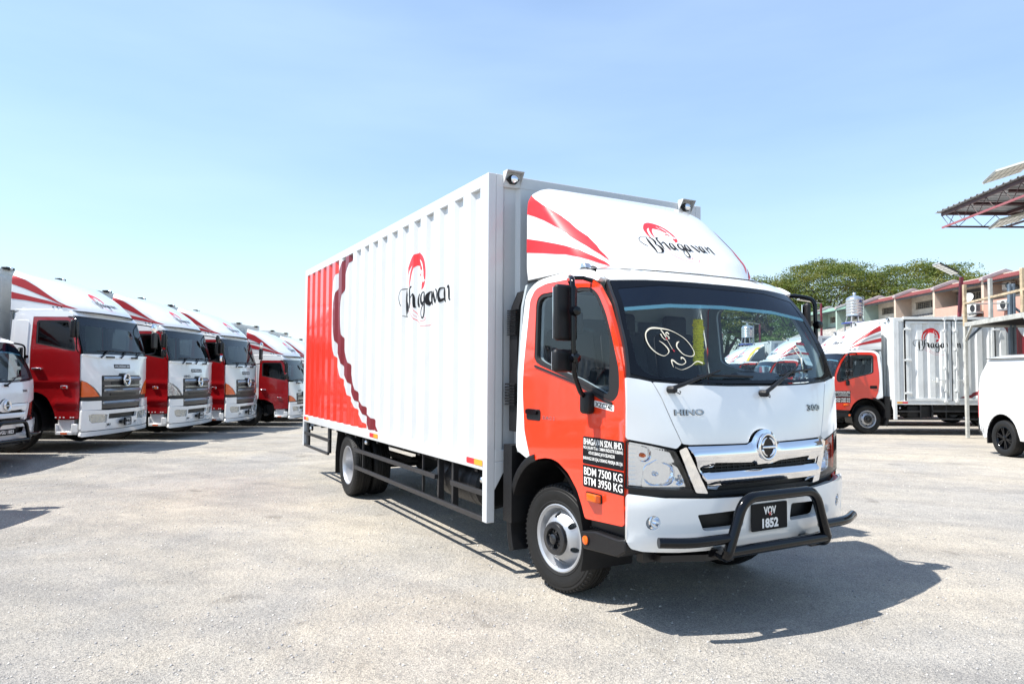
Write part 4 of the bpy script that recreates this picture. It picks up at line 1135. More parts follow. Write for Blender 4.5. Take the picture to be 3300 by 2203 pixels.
    panel('roof_header', [[(-1.20, 2.60), (1.20, 2.60), (1.18, 2.70), (.8, 2.735), (-.8, 2.735), (-1.18, 2.70)]], H, WHITE, t, res=.12, thick=.05)
    b_(MB().box(-1.2, 1.2, 1.31, 1.34, 1.15, 2.66).box(-1.2, 1.2, .1, 1.31, 1.15, 1.18)).obj('cab_back_wall', INTH, t)
    dsh = b_(MB().prism([(-1.06, .12, 1.83), (-1.06, .45, 1.85), (-1.06, .5, 1.2), (-1.06, .15, 1.2)], (2.12, 0, 0))).obj('dashboard', INT, t)
    st = MB()
    for x in (-.6, .6): st.box(x - .25, x + .25, .75, 1.2, 1.4, 1.6).box(x - .24, x + .24, 1.08, 1.22, 1.6, 2.2).box(x - .13, x + .13, 1.1, 1.18, 2.2, 2.4)
    b_(st).obj('seat', SEATM, t, bevel=.04)
    # front panel
    top = [(-.84, 1.83), (.84, 1.83), (.81, 1.4), (.80, 1.10), (.745, 1.04), (.735, 1.455), (.2, 1.455), (.16, 1.50), (-.16, 1.50), (-.2, 1.455), (-.735, 1.455), (-.745, 1.04), (-.80, 1.10), (-.81, 1.4)]
    hd = panel('bonnet_panel', [top], H, WHITE, t, res=.1, thick=.03)
    panel('cowl', [[(-1.23, 1.865), (1.23, 1.865), (1.24, 1.84), (.845, 1.80), (-.845, 1.80), (-1.24, 1.84)]], H, WHITE, t, res=.1, thick=.05, off=.02)
    vn = MB()
    for x in (-.45, .5): vn.beam(H(x - .13, 1.815, .03), H(x + .13, 1.815, .03), .03, .035)
    vn.obj('cowl_vent', BLK, hd)
    if not medium and det:
        q = panel('warning_sticker', [[(-.32, 1.60), (.30, 1.60), (.30, 1.68), (-.32, 1.68)]], H, VBLK, hd, res=.2, thick=0, off=.004)
        letters('lettering', [('AWAS KENDERAAN LEBAR', -.30, .28, 1.615, 1.665)], H, VWHT, q, off=.007, bold=.01)
        if hino: letters('badge_lettering', [('HINO', -.70, -.40, 1.475, 1.53)], H, GUARD, hd, off=.005, bold=.02)
    elif medium: letters('badge_lettering', [('HINO', -.60, -.25, 1.50, 1.56), ('500', .60, .80, 1.50, 1.56)], H, GCHR, hd, off=.005, bold=.02)
    # windshield
    wo = [(-1.21, 1.87), (1.21, 1.87), (1.19, 2.25), (1.16, 2.59), (-1.16, 2.59), (-1.19, 2.25)]
    wi = [(-1.13, 1.92), (1.13, 1.92), (1.12, 2.25), (1.10, 2.42), (-1.10, 2.42), (-1.12, 2.25)]
    bd = [(-1.10, 2.42), (1.10, 2.42), (1.08, 2.56), (-1.08, 2.56)]
    w_ = panel('windshield', [wi], H, GLASSH, t, res=.15, thick=0, off=-.004)
    panel('frit_border', [wo, wi[:4] + bd[2:4] + wi[4:]], H, BLKG, w_, res=.12, thick=.004)
    panel('sun_band', [bd], H, GLBAND, w_, res=.15, thick=0, off=-.004)
    for x0 in (-.78, -.1, .52):
        a = MB(); a.tube([H(x0, 1.80, .05), H(x0 + .3, 1.93, .03)], .014, 6); a.tube([H(x0 - .05, 1.93, .02), H(x0 + .6, 1.95, .02)], .009, 6)
        a.obj('wiper', BLK, t)
    # grille
    GM = GCHR
    gr = panel('grille', [[(-.73, 1.035), (.73, 1.035), (.73, 1.45), (.2, 1.45), (.16, 1.495), (-.16, 1.495), (-.2, 1.45), (-.73, 1.45)]], H, GRLG, t, res=.15, thick=.03, off=.006)
    for z0, z1, xw in ((1.345, 1.43, .71), (1.235, 1.262, .71), (1.125, 1.19, .71)):
        Sg = Surf(lambda x, z, z0=z0, z1=z1: tuple(H(x, z, .02 + .03 * math.sin(math.pi * min(1, max(0, (z - z0) / (z1 - z0)))))), e=.002)
        panel('grille_bar', [[(-xw, z0), (xw, z0), (xw, z1), (-xw, z1)]], Sg, GM, gr, res=.045 if det else .1, thick=.02)
    for z0, z1, xw in ((1.275, 1.33, .45), (1.20, 1.225, .45), (1.05, 1.10, .5)): panel('grille_slot', [[(-xw, z0), (xw, z0), (xw, z1), (-xw, z1)]], H, BLK, gr, res=.15, thick=.01, off=.014)
    emo = panel('emblem', [circle(0, 1.36, .125, 20, .12)], H, BLKG, gr, res=.2, thick=.04, off=.07)
    e = MB(); cx = lambda r, a: H(r * math.cos(a), 1.36 + r * math.sin(a) * .96, .075)
    e.tube([cx(.12, a) for a in np.linspace(0, 2 * math.pi, 25)], .014, 6); e.tube([H(-.10, 1.36, .08), H(.10, 1.36, .08)], .014, 6)
    for a0, a1 in ((12, 75), (105, 168), (192, 255), (285, 348)): e.tube([cx(.088, a) for a in np.linspace(R(a0), R(a1), 6)], .012, 5)
    e.obj('emblem_ring', CHR, emo, smooth=60)
    # strip, bumper
    panel('bumper_gap', [[(-1.235, .96), (1.235, .96), (1.235, 1.04), (-1.235, 1.04)]], H, BLK, t, res=.15, thick=.03, off=-.012)
    for s in (-1, 1): panel('bumper_corner', [[(s * 1.245, .80), (s * .76, .79), (s * .77, .965), (s * 1.1, .965), (s * 1.24, .97)]], H, WHITE, t, res=.12, thick=.05, off=.03)
    lg = panel('lower_grille', [[(-.76, .80), (.76, .80), (.76, .96), (-.76, .96)]], H, GRLG, t, res=.15, thick=.02, off=.0)
    Sg = Surf(lambda x, z: tuple(H(x, z, .012 + .03 * math.sin(math.pi * min(1, max(0, (z - .89) / .06))))), e=.002)
    panel('grille_bar', [[(-.74, .89), (.74, .89), (.74, .95), (-.74, .95)]], Sg, GM, lg, res=.05 if det else .12, thick=.02)
    bo = [(-1.25, .80), (-.6, .775), (.6, .775), (1.25, .80), (1.25, .44), (1.235, .40), (-1.235, .40), (-1.25, .44)]
    hl = [[(s * .58, .535), (s * 1.0, .545), (s * 1.07, .60), (s * 1.09, .70), (s * 1.0, .715), (s * .58, .69)] for s in (-1, 1)]
    mid = [(-.54, .60), (.54, .60), (.54, .70), (-.54, .70)]
    sl = [rrect(s * .50 - .06, s * .50 + .06, .46, .51, .012) for s in (-1, 1)]
    bp = panel('bumper', [bo, mid] + hl + sl, H, WHITE, t, res=.09 if det else .2, thick=.05, off=.04, bevel=.01 if det else 0)
    panel('air_intake', [[(-.62, .44), (.62, .44), (.62, .72), (-.62, .72)]], H, BLK, bp, res=.2, thick=.01, off=-.02)
    panel('bumper_skirt', [[(-1.24, .385), (1.24, .385), (1.26, .31), (1.22, .29), (-1.22, .29), (-1.26, .31)]], H, WHITE, t, res=.12, thick=.05, off=.045, bevel=.01 if det else 0)
    SP = Surf(lambda x, z: (x, -.27, zf(z)))
    pl = panel('number_plate', [rrect(-.13, .13, .44, .60, .01)], SP, VBLK, t, res=.3, thick=.02)
    b_(MB().box(-.19, .19, -.26, -.20, .49, .55)).obj('plate_bracket', BLK, pl)
    letters('plate_lettering', [(plate[0], -.075, .075, .53, .588), (plate[1], -.085, .085, .452, .512)], SP, VWHT, pl, off=.003, bold=.02)
    # deflector
    if True:
        zs = list(np.linspace(2.70, 3.36, 20)) + [3.40, 3.43, 3.45, 3.46]
        rows = []
        for z_ in zs:
            w = 1.16 - max(0, z_ - 3.3) ** 1.5 * 1.6; c_ = _sm(z_, HDC); kk = _sm(z_, HDK); row = []
            yk = min(kk, 1.40)
            for j in range(4): row.append((-w, 1.41 + (yk - 1.41) * j / 4, z_))
            for th in np.linspace(-1, 1, 33)[1:-1]:
                x = w * math.sin(th * math.pi / 2)
                row.append((x, min(kk - (kk - c_) * math.sqrt(max(0, 1 - (x / w) ** 2)), 1.41), z_))
            for j in range(4): row.append((w, yk + (1.41 - yk) * j / 4, z_))
            row.append((w, 1.41, z_)); rows.append([mp(p) for p in row])
        n = len(rows[0]); V = [p for r_ in rows for p in r_]; F = [(j * n + i, j * n + i + 1, (j + 1) * n + i + 1, (j + 1) * n + i) for j in range(len(rows) - 1) for i in range(n - 1)]
        F.append(tuple((len(rows) - 1) * n + i for i in range(n)))
        df = mk('roof_deflector', V, F, WHITE, t, smooth=60)
        MB().tube([tuple(Vector(p) + Vector((0, -.005, -.012))) for p in rows[0]], .012, 5).obj('deflector_seal', SEAL, df)
        def dsf(s):
            def f(y, z):
                w = 1.16 - max(0, z - 3.3) ** 1.5 * 1.6; c_ = _sm(z, HDC); kk = _sm(z, HDK)
                if y >= kk: return mp((s * w, y, z))
                t_ = min((kk - y) / (kk - c_), .9999); return mp((s * w * math.sqrt(1 - t_ * t_), y, z))
            return f
        for s in (-1, 1):
            S = Surf(dsf(s), s)
            u = [(1.405, 3.37), (1.15, 3.28), (.914, 3.14), (.70, 2.99), (.52, 2.87), (.38, 2.80), (.22, 2.735), (.36, 2.765), (.50, 2.83), (.70, 2.92), (.914, 3.01), (1.15, 3.11), (1.405, 3.20)]
            l_ = [(1.405, 3.05), (1.15, 2.99), (.914, 2.93), (.70, 2.88), (.45, 2.80), (.22, 2.728), (.45, 2.765), (.70, 2.815), (.914, 2.85), (1.15, 2.89), (1.405, 2.92)]
            decals('red_flash', [[u], [l_]], S, PR_def, df, .004, .03, grid=True)
            if s < 0:
                g = MB()
                for y_ in (.52, .44, .60): g.box(-1.17, -1.155, y_, y_ + .02, 2.75, 2.77)
                b_(g).obj('fixing_bolt', BLK, df)
        DF2 = Surf(lambda x, z: mp((x, _sm(z, HDK) - (_sm(z, HDK) - _sm(z, HDC)) * math.sqrt(max(0, 1 - (x / 1.16) ** 2)), z)))
        logo(DF2, df, lambda x, y: (-.42 + x * .62, 2.85 + y * .5), off=.003, small=True)
        b_(MB().box(-1.13, -1.10, .35, .42, 2.70, 2.74).box(1.10, 1.13, .35, .42, 2.70, 2.74)).obj('roof_bolt', BLK, t)
    # freight box
    if not front_only or True:
        X = 1.235 * (1.0 if not medium else .95); y0 = 1.75; y1 = y0 + length; zt = box_top
        f = MB()
        for s in (-1, 1):
            a, b = sorted((s * X, s * (X - .09)))
            f.box(a, b, y0, y0 + .09, 1.05, zt); f.box(a, b, y1 - .09, y1, 1.05, zt); f.box(a, b, y0 + .09, y1 - .09, zt - .09, zt); f.box(a, b, y0 + .09, y1 - .09, 1.05, 1.16)
        f.box(-X + .09, X - .09, y0, y0 + .06, zt - .10, zt); f.box(-X + .09, X - .09, y0, y0 + .06, 1.05, 1.2)
        f.obj('box_frame', OLDW, t, smooth=0)
        cf = corr_fn(y0 + .15, .36, int((length - .3) / .36), .04, (0, .05, .15, .2)); bk = corr_breaks(y0 + .15, 0, .36, int((length - .3) / .36), (0, .05, .15, .2))
        for s in (-1, 1): box_wall('side_wall', s, y0 + .09, y1 - .09, 1.14, zt - .08, OLDW, t, cf, bk, X=X - .002)
        f = MB().box(-X + .08, X - .08, y0 + .01, y0 + .03, 1.1, zt - .05)
        for i in range(7):
            x = -X + .25 + i * .33
            if x < X - .2: f.box(x, x + .12, y0 - .012, y0 + .01, 1.25, zt - .14)
        f.obj('front_wall', OLDW, t)
        MB().box(-X + .05, X - .05, y0 + .05, y1 - .05, zt - .05, zt - .02).box(-X + .05, X - .05, y1 - .04, y1 - .01, 1.1, zt).obj('box_roof', OLDW, t)
        for s in (-1, 1):
            q = MB().box(s * .82 - .12, s * .82 + .12, y0 - .08, y0 + .03, zt - .015, zt + .035).obj('clearance_lamp_hood', BLK, t, bevel=.01)
            MB().lathe([(.03, 0), (.03, .02), (0, .03)], (s * .82, y0 - .08, zt + .01), 'y', 10, -1).obj('lens', REFL, q)
        b = MB()
        b.box(.75, 1.15, 1.5, 1.7, 1.0, 2.4); b.obj('air_intake_duct', BLK, t)
    return t
# ---------------------------------------------------------------- ground
def gz(x, y):
    k = .0155 - .0065 * math.tanh(x / 5)
    h = -(math.sqrt((max(y - 12.5, 0)) ** 2 + 1) - 1) * k if y > 12.5 else 0.
    h = max(h, -.48)
    dip = -.13 * max(0., min(1., (-6.2 - x) / 2.)) * math.exp(-((y - 10.9) / 1.5) ** 2)
    return h + dip

def build_ground():
    def axis(a, b, fine0, fine1, n):
        t = np.linspace(-1, 1, n); return t
    xs = np.concatenate([-np.geomspace(900, 14, 22), np.arange(-13.5, 14, .5), np.geomspace(14, 900, 22)])
    ys = np.concatenate([-np.geomspace(900, 6, 12), np.arange(-5.5, 40, .5), np.geomspace(40, 1500, 26)])
    V = [(x, y, gz(x, y)) for y in ys for x in xs]
    n = len(xs)
    F = [(j * n + i, j * n + i + 1, (j + 1) * n + i + 1, (j + 1) * n + i) for j in range(len(ys) - 1) for i in range(n - 1)]
    m = bpy.data.materials.new('compacted_gravel'); m.use_nodes = True
    N = m.node_tree.nodes; L = m.node_tree.links; b = N['Principled BSDF']
    tc = N.new('ShaderNodeTexCoord')
    def noise(sc, det=6, rough=.6, vec=None, dist=0.):
        q = N.new('ShaderNodeTexNoise'); q.inputs['Scale'].default_value = sc; q.inputs['Detail'].default_value = det; q.inputs['Roughness'].default_value = rough
        q.inputs['Distortion'].default_value = dist
        L.new(vec or tc.outputs['Object'], q.inputs['Vector']); return q
    def ramp(src, p0, c0, p1, c1):
        r = N.new('ShaderNodeValToRGB'); e = r.color_ramp.elements
        e[0].position = p0; e[0].color = c0; e[1].position = p1; e[1].color = c1
        L.new(src, r.inputs[0]); return r
    def mix(fac, a, c, bt='MIX'):
        q = N.new('ShaderNodeMix'); q.data_type = 'RGBA'; q.blend_type = bt
        if isinstance(fac, float): q.inputs[0].default_value = fac
        else: L.new(fac, q.inputs[0])
        for s_, i in ((a, 6), (c, 7)):
            if isinstance(s_, tuple): q.inputs[i].default_value = s_
            else: L.new(s_, q.inputs[i])
        return q.outputs[2]
    # stretched coordinates for the wheel-swept streaks
    mp_ = N.new('ShaderNodeMapping'); mp_.inputs['Scale'].default_value = (.6, 1.5, 1); mp_.inputs['Rotation'].default_value = (0, 0, R(-14)); L.new(tc.outputs['Object'], mp_.inputs[0])
    big = noise(.45, 7, .62, None, .6); strk = noise(1.1, 6, .6, mp_.outputs[0], .4); mid = noise(3.2, 6, .65)
    fine = noise(110, 5, .75); gr = N.new('ShaderNodeTexVoronoi'); gr.inputs['Scale'].default_value = 150; L.new(tc.outputs['Object'], gr.inputs['Vector'])
    gr2 = N.new('ShaderNodeTexVoronoi'); gr2.inputs['Scale'].default_value = 34; L.new(tc.outputs['Object'], gr2.inputs['Vector'])
    dust = ramp(big.outputs['Fac'], .40, (0, 0, 0, 1), .60, (1, 1, 1, 1))
    base = mix(dust.outputs[0], (.38, .368, .345, 1), (.44, .41, .36, 1))
    s2 = ramp(strk.outputs['Fac'], .35, (.88, .88, .885, 1), .62, (1.04, 1.03, 1.02, 1))
    c1 = mix(1., base, s2.outputs[0], 'MULTIPLY')
    s3 = ramp(mid.outputs['Fac'], .35, (.90, .90, .90, 1), .65, (1.06, 1.05, 1.03, 1))
    c2 = mix(1., c1, s3.outputs[0], 'MULTIPLY')
    s4 = ramp(gr.outputs['Color'], .1, (.55, .56, .58, 1), .8, (1.34, 1.31, 1.26, 1))
    c3 = mix(.85, c2, s4.outputs[0], 'MULTIPLY')
    s5 = ramp(fine.outputs['Fac'], .33, (.60, .60, .60, 1), .60, (1.1, 1.1, 1.1, 1))
    c4 = mix(.9, c3, s5.outputs[0], 'MULTIPLY')
    # dust settled in soft pale drifts and a few darker drips and tyre-rubbed bands
    n7 = noise(.16, 5, .55, None, 1.2); r7 = ramp(n7.outputs['Fac'], .42, (.90, .91, .93, 1), .62, (1.07, 1.05, 1.0, 1)); c4 = mix(1., c4, r7.outputs[0], 'MULTIPLY')
    wv = N.new('ShaderNodeTexWave'); wv.inputs['Scale'].default_value = .22; wv.inputs['Distortion'].default_value = 5; wv.inputs['Detail'].default_value = 4; wv.inputs['Detail Scale'].default_value = .7
    mq = N.new('ShaderNodeMapping'); mq.inputs['Rotation'].default_value = (0, 0, R(118)); L.new(tc.outputs['Object'], mq.inputs[0]); L.new(mq.outputs[0], wv.inputs['Vector'])
    r8 = ramp(wv.outputs['Fac'], .02, (.90, .90, .905, 1), .16, (1, 1, 1, 1)); c4 = mix(.8, c4, mix(1., c4, r8.outputs[0], 'MULTIPLY'))
    n6 = noise(1.9, 4, .5, None, .3); r6 = ramp(n6.outputs['Fac'], .27, (.74, .73, .72, 1), .33, (1, 1, 1, 1)); c4 = mix(1., c4, r6.outputs[0], 'MULTIPLY')
    # greyer, darker ground towards the left of the yard
    sx = N.new('ShaderNodeSeparateXYZ'); L.new(tc.outputs['Object'], sx.inputs[0])
    mr = N.new('ShaderNodeMapRange'); mr.inputs[1].default_value = .5; mr.inputs[2].default_value = -3.2; L.new(sx.outputs[0], mr.inputs[0])
    md = N.new('ShaderNodeMath'); md.operation = 'MULTIPLY'; L.new(mr.outputs[0], md.inputs[0])
    n9 = noise(.7, 6, .6, None, .8); r9 = ramp(n9.outputs['Fac'], .36, (.15, .15, .15, 1), .6, (1, 1, 1, 1)); L.new(r9.outputs[0], md.inputs[1])
    c5 = mix(md.outputs[0], c4, mix(1., c4, (.78, .79, .80, 1), 'MULTIPLY'))
    L.new(c5, b.inputs['Base Color'])
    b.inputs['Roughness'].default_value = .9; b.inputs['Specular IOR Level'].default_value = .25
    ad = N.new('ShaderNodeMath'); ad.operation = 'ADD'; L.new(gr.outputs['Distance'], ad.inputs[0]); L.new(fine.outputs['Fac'], ad.inputs[1])
    ad2 = N.new('ShaderNodeMath'); ad2.operation = 'MULTIPLY_ADD'; L.new(gr2.outputs['Distance'], ad2.inputs[0]); ad2.inputs[1].default_value = 1.2; L.new(ad.outputs[0], ad2.inputs[2])
    bp = N.new('ShaderNodeBump'); bp.inputs['Strength'].default_value = .75; bp.inputs['Distance'].default_value = .008
    L.new(ad2.outputs[0], bp.inputs['Height'])
    bp2 = N.new('ShaderNodeBump'); bp2.inputs['Strength'].default_value = .6; bp2.inputs['Distance'].default_value = .05; L.new(mid.outputs['Fac'], bp2.inputs['Height']); L.new(bp.outputs[0], bp2.inputs['Normal'])
    L.new(bp2.outputs[0], b.inputs['Normal'])
    g = mk('ground', V, F, m, None, smooth=180); g['kind'] = 'structure'
    return g
build_ground()

def pebbles():
    n = 26000
    rs = np.random.RandomState(3)
    d = 3.0 + 11 * rs.rand(n) ** 1.6; a = (rs.rand(n) - .5) * R(84)
    x = np.tan(a) * d; y = d
    # clusters of looser stones
    keep = (np.sin(x * 1.7 + 1.3 * np.sin(y * 1.1)) * np.cos(y * 1.9 + np.sin(x)) + rs.rand(n) * 1.6) > .35
    x = x[keep]; y = y[keep]; n = len(x)
    s = .0035 + .011 * rs.rand(n) ** 5 + .0012 * (y - 3) * .25
    base = np.array([(1, 0, 0), (-.5, .87, 0), (-.5, -.87, 0), (.1, .1, 1), (0, 0, -.6)], float)
    tris = np.array([(0, 1, 3), (1, 2, 3), (2, 0, 3), (1, 0, 4), (2, 1, 4), (0, 2, 4)])
    ang = rs.rand(n) * 6.28; ca, sa = np.cos(ang), np.sin(ang)
    P = base[None] * (1 + .35 * (rs.rand(n, 5, 1) - .5)) * s[:, None, None] * np.array([1, .8, .6])[None, None]
    X = P[..., 0] * ca[:, None] - P[..., 1] * sa[:, None] + x[:, None]; Y = P[..., 0] * sa[:, None] + P[..., 1] * ca[:, None] + y[:, None]; Z = P[..., 2] + .001
    V = np.stack([X, Y, Z], -1).reshape(-1, 3); F = (tris[None] + 5 * np.arange(n)[:, None, None]).reshape(-1, 3)
    me = bpy.data.meshes.new('loose_gravel'); me.vertices.add(len(V)); me.vertices.foreach_set('co', V.ravel())
    me.loops.add(F.size); me.loops.foreach_set('vertex_index', F.ravel().astype(np.int32)); me.polygons.add(len(F)); me.polygons.foreach_set('loop_start', np.arange(0, F.size, 3, dtype=np.int32)); me.update(calc_edges=True); me.validate()
    m = mat('loose_stone', (.42, .40, .37), .85)
    nd = m.node_tree; oi = nd.nodes.new('ShaderNodeTexCoord'); v = nd.nodes.new('ShaderNodeTexWhiteNoise'); v.noise_dimensions = '3D'
    sn = nd.nodes.new('ShaderNodeVectorMath'); sn.operation = 'SNAP'; sn.inputs[1].default_value = (.03, .03, 5); nd.links.new(oi.outputs['Object'], sn.inputs[0]); nd.links.new(sn.outputs[0], v.inputs[0])
    rp = nd.nodes.new('ShaderNodeValToRGB'); rp.color_ramp.elements[0].color = (.24, .24, .25, 1); rp.color_ramp.elements[1].color = (.60, .57, .52, 1)
    nd.links.new(v.outputs[0], rp.inputs[0]); nd.links.new(rp.outputs[0], nd.nodes['Principled BSDF'].inputs['Base Color'])
    me.materials.append(m)
    o = bpy.data.objects.new('loose_gravel', me); COL.objects.link(o); o['kind'] = 'stuff'; o['label'] = 'loose stones scattered over the yard'; 
pebbles()

# ---------------------------------------------------------------- the lorries
MAIN = make_light('large white box lorry in the foreground, orange-red doors, black bull bar, plate VQV 1852', (1.0806, 5.4448), .509)

# garland hanging inside the windscreen
def garland():
    c = Vector((1.0806, 5.4448, 0)); rm = Matrix.Rotation(.509, 4, 'Z')
    p = c + (rm @ Vector((-.085, -.60, 1.62)))
    t = thing('flower_garland', 'yellow flower garland hanging inside the windscreen of the foreground lorry', 'garland', p, .509)
    b = MB(); rs = random.Random(4)
    for i in range(20):
        z = .295 * i / 19
        for k in range(7):
            a = 2 * math.pi * k / 7 + i * .5; r = .021
            cx, cy = r * math.cos(a), r * math.sin(a)
            j = [(rs.random() - .5) * .008 for _ in range(3)]
            b.lathe([(0, -.013), (.010, -.012), (.017 + rs.random() * .004, -.002), (.014, .008), (0, .012)], (cx + j[0], cy + j[1], z + j[2]), 'z', 7)
    b.obj('blossoms', mat('yellow_petals', (.85, .70, .02), .8, var=.2, scale=150), t)
    MB().tube([(-.008, 0, .30), (-.010, -.03, .39)], .002, 4).tube([(.010, 0, .30), (.010, -.03, .39)], .002, 4).obj('string', VWHT, t)
garland()

# ornament painted on the glass
def glass_painting():
    ws = [o for o in MAIN.children if o.name.startswith('windshield')][0]
    P = lambda pts, w: [stroke([(a, b_, (w if isinstance(w, (int, float)) else w[i]) * .00078) for i, (a, b_) in enumerate(pts)], 6)]
    g = lambda x, y: (-.7785 + (x - 300) * .000258 + max(0, x - 1250) * .00000, 1.895 - y * .000213 - (0))
    def G(pts, w): return P([g(*p) for p in pts], w)
    S = [G([(740, 1100), (640, 1120), (480, 1040), (350, 880), (300, 680), (340, 480), (460, 350), (600, 300), (820, 305), (1050, 340), (1250, 430), (1450, 580), (1560, 760), (1610, 940), (1590, 1060), (1500, 1120), (1380, 1115), (1250, 1060), (1160, 930), (1130, 830), (1180, 730), (1260, 685)], [3, 5, 8, 10, 11, 10, 12, 14, 12, 8, 5, 6, 7, 6, 7, 6, 5, 7, 11, 12, 12, 3]),
         G([(655, 685), (740, 750), (820, 860), (850, 950), (830, 1020), (740, 1100)], [2, 8, 11, 12, 7, 2]),
         G([(820, 345), (860, 440), (890, 540), (905, 600)], [9, 12, 9, 4]), G([(775, 470), (790, 560), (830, 630), (890, 650)], [12, 8, 6, 3]),
         G([(1015, 480), (990, 425), (940, 440), (930, 500), (985, 560), (980, 605), (945, 600)], [12, 12, 8, 8, 8, 7, 4]),
         G([(905, 640), (940, 800), (970, 920)], [4, 4, 5]), G([(840, 1450), (830, 1330), (850, 1250), (900, 1260), (980, 1340), (1100, 1375), (1210, 1330), (1250, 1270), (1220, 1190), (1160, 1165), (1135, 1220)], [3, 9, 13, 13, 11, 5, 6, 8, 11, 12, 5]),
         G([(880, 1450), (1030, 1520), (1200, 1480), (1380, 1400), (1550, 1290), (1650, 1275), (1760, 1325)], [2, 2, 4, 4, 6, 10, 13])]
    decals('painted_outline', S, FR, mat('cream_glass_paint', (.72, .66, .52), .5), ws, .002, .05)
    S = [G([(895, 580), (905, 640)], [13, 10]), G([(975, 930), (1010, 990)], [6, 14])]
    decals('painted_dot', S, FR, mat('red_glass_paint', (.45, .03, .04), .5), ws, .003, .05)
    # right-hand side: same drawing seen mirrored, and paper notices
    q = panel('permit_sticker', [[(.60, 1.62), (.685, 1.61), (.66, 1.77), (.575, 1.775)]], FR, mat('paper_notice', (.62, .70, .70), .6), ws, res=.1, thick=0, off=-.01)
    decals('notice_header', [[[(.575, 1.757), (.662, 1.752), (.66, 1.77), (.5735, 1.775)]], [[(.588, 1.69), (.672, 1.685), (.67, 1.70), (.585, 1.704)]]], FR, VMAR, q, .0, .05)
    S = [P([(.44, 1.80), (.50, 1.76), (.53, 1.70), (.55, 1.66), (.53, 1.60)], [4, 4, 10, 12, 5]), P([(.52, 1.72), (.555, 1.735), (.58, 1.70), (.60, 1.62)], [9, 12, 5, 3]), P([(.36, 1.73), (.45, 1.70), (.50, 1.69)], [2, 3, 4])]
    decals('painted_outline', S, FR, mat('cream_glass_paint', (.80, .72, .55), .5), ws, .002, .05)
glass_painting()

PI2 = math.pi / 2
RT = (9.617, 19.87)
make_light('white box lorry standing side-on at the right with double side doors, sign BTM 3450 KG', RT, -PI2, full=False, plate=None, doors_left=True, dz=gz(*RT) + .03, weights=('BDM 7500 KG', 'BTM 3450 KG'), box_mat=OLDW, bullbar=False, steer=0., rot=(0, R(0), -PI2))
RIGHT = [o for o in COL.objects if o.name.startswith('box_lorry') and o.type == 'EMPTY'][-1]
# side doors, hinges and lock rods of that lorry
def side_doors(t):
    X = BW
    for y0, y1, k in ((.93, 2.14, 0), (2.17, 3.30, 1)):
        S = Surf(lambda y, z: (X + .012, y, z), 1)
        fr = panel('side_door', [[(y0, .90), (y1, .90), (y1, 3.02), (y0, 3.02)], [(y0 + .07, .97), (y1 - .07, .97), (y1 - .07, 2.96), (y0 + .07, 2.96)]], S, OLDW, t, res=.6, thick=.03, bevel=.004)
        hb = MB()
        ysd = y0 - .03 if k == 0 else y1 - .02
        for z in (1.07, 1.95, 2.78): hb.box(X + .012, X + .035, ysd - .02, ysd + .17, z, z + .05)
        hb.obj('hinge', OLDW, fr, bevel=.006)
        rb = MB(); yr = y1 - .19 if k == 0 else y0 + .08
        rb.tube([(X + .05, yr, .83), (X + .05, yr, 3.1)], .017, 8)
        for z in (.86, 1.15, 1.75, 2.25, 2.75, 3.05): rb.box(X + .012, X + .07, yr - .035, yr + .035, z, z + .05)
        rb.beam((X + .06, yr, 1.45), (X + .06, yr + (-.36 if k == 0 else .3), 1.45), .02, .03)
        rb.box(X + .02, X + .08, yr + (-.24 if k == 0 else .18), yr + (-.20 if k == 0 else .22), 1.38, 1.52)
        rb.obj('lock_rod', OLDW, fr)
    g = MB(); g.box(X - .003, X + .004, .88, .93, .90, 3.06).box(X - .003, X + .004, 2.135, 2.175, .90, 3.05).box(X - .003, X + .004, 3.30, 3.34, .90, 3.06).box(X - .003, X + .0045, .93, 3.30, 3.02, 3.06)
    g.obj('door_seal', SEAL, t)
    MB().box(X - .01, X + .04, .86, 6.6, 3.07, 3.14).obj('rain_rail', OLDW, t)
side_doors(RIGHT)

def copy_tree(o, parent=None, skip=()):
    c = o.copy(); COL.objects.link(c); c.parent = parent
    for ch in list(o.children):
        if not any(ch.name.startswith(k) for k in skip): copy_tree(ch, c, skip)
    return c
BASE2 = make_light('lorry behind the side-on one, its red flashed deflector showing just to the left', (10.75, 23.6), -PI2, full=False, plate=None, dz=gz(10, 23.6), box_mat=BOXW, bullbar=False, steer=0.)
for (x, y, lab) in ((10.5, 27.2, 'lorry with red striped deflector seen through the foreground windscreen beside the paper notices'),
                    (10.9, 34.6, 'farthest white lorry of the right row, seen through the foreground windscreen beside the garland')):
    q = copy_tree(BASE2); q.location = (x, y, gz(x, y)); q['label'] = lab
q = copy_tree(BASE2); q.location = (10.35, 30.7, gz(10.3, 30.7)); q['label'] = 'lorry with a grey, yellow and white roof deflector, seen through the foreground windscreen'
dfl = [c for c in q.children if c.name.startswith('roof_deflector')][0]
for ch in list(dfl.children):
    if ch.name.startswith('red_flash') or ch.name.startswith('grey_flash'): bpy.data.objects.remove(ch)
YEL = mat('yellow_vinyl', (.75, .48, .03), .35, coat=.4); DGR = mat('slate_vinyl', (.09, .11, .12), .4)
for s, S in ((-1, DSR), (1, DSL)):
    decals('slate_flash', [[[(.419, 2.26), (.419, 2.93), (.30, 2.86), (.10, 2.70), (-.02, 2.55), (-.15, 2.36), (-.21, 2.26)]]], S, DGR, dfl, .003, .022, grid=True)
    decals('yellow_flash', [[[(.25, 2.86), (.06, 2.72), (-.08, 2.57), (-.20, 2.40), (-.27, 2.26), (-.36, 2.26), (-.27, 2.42), (-.17, 2.56), (-.05, 2.68), (.12, 2.83), (.2, 2.88)]]], S, YEL, dfl, .0045, .022, grid=True)

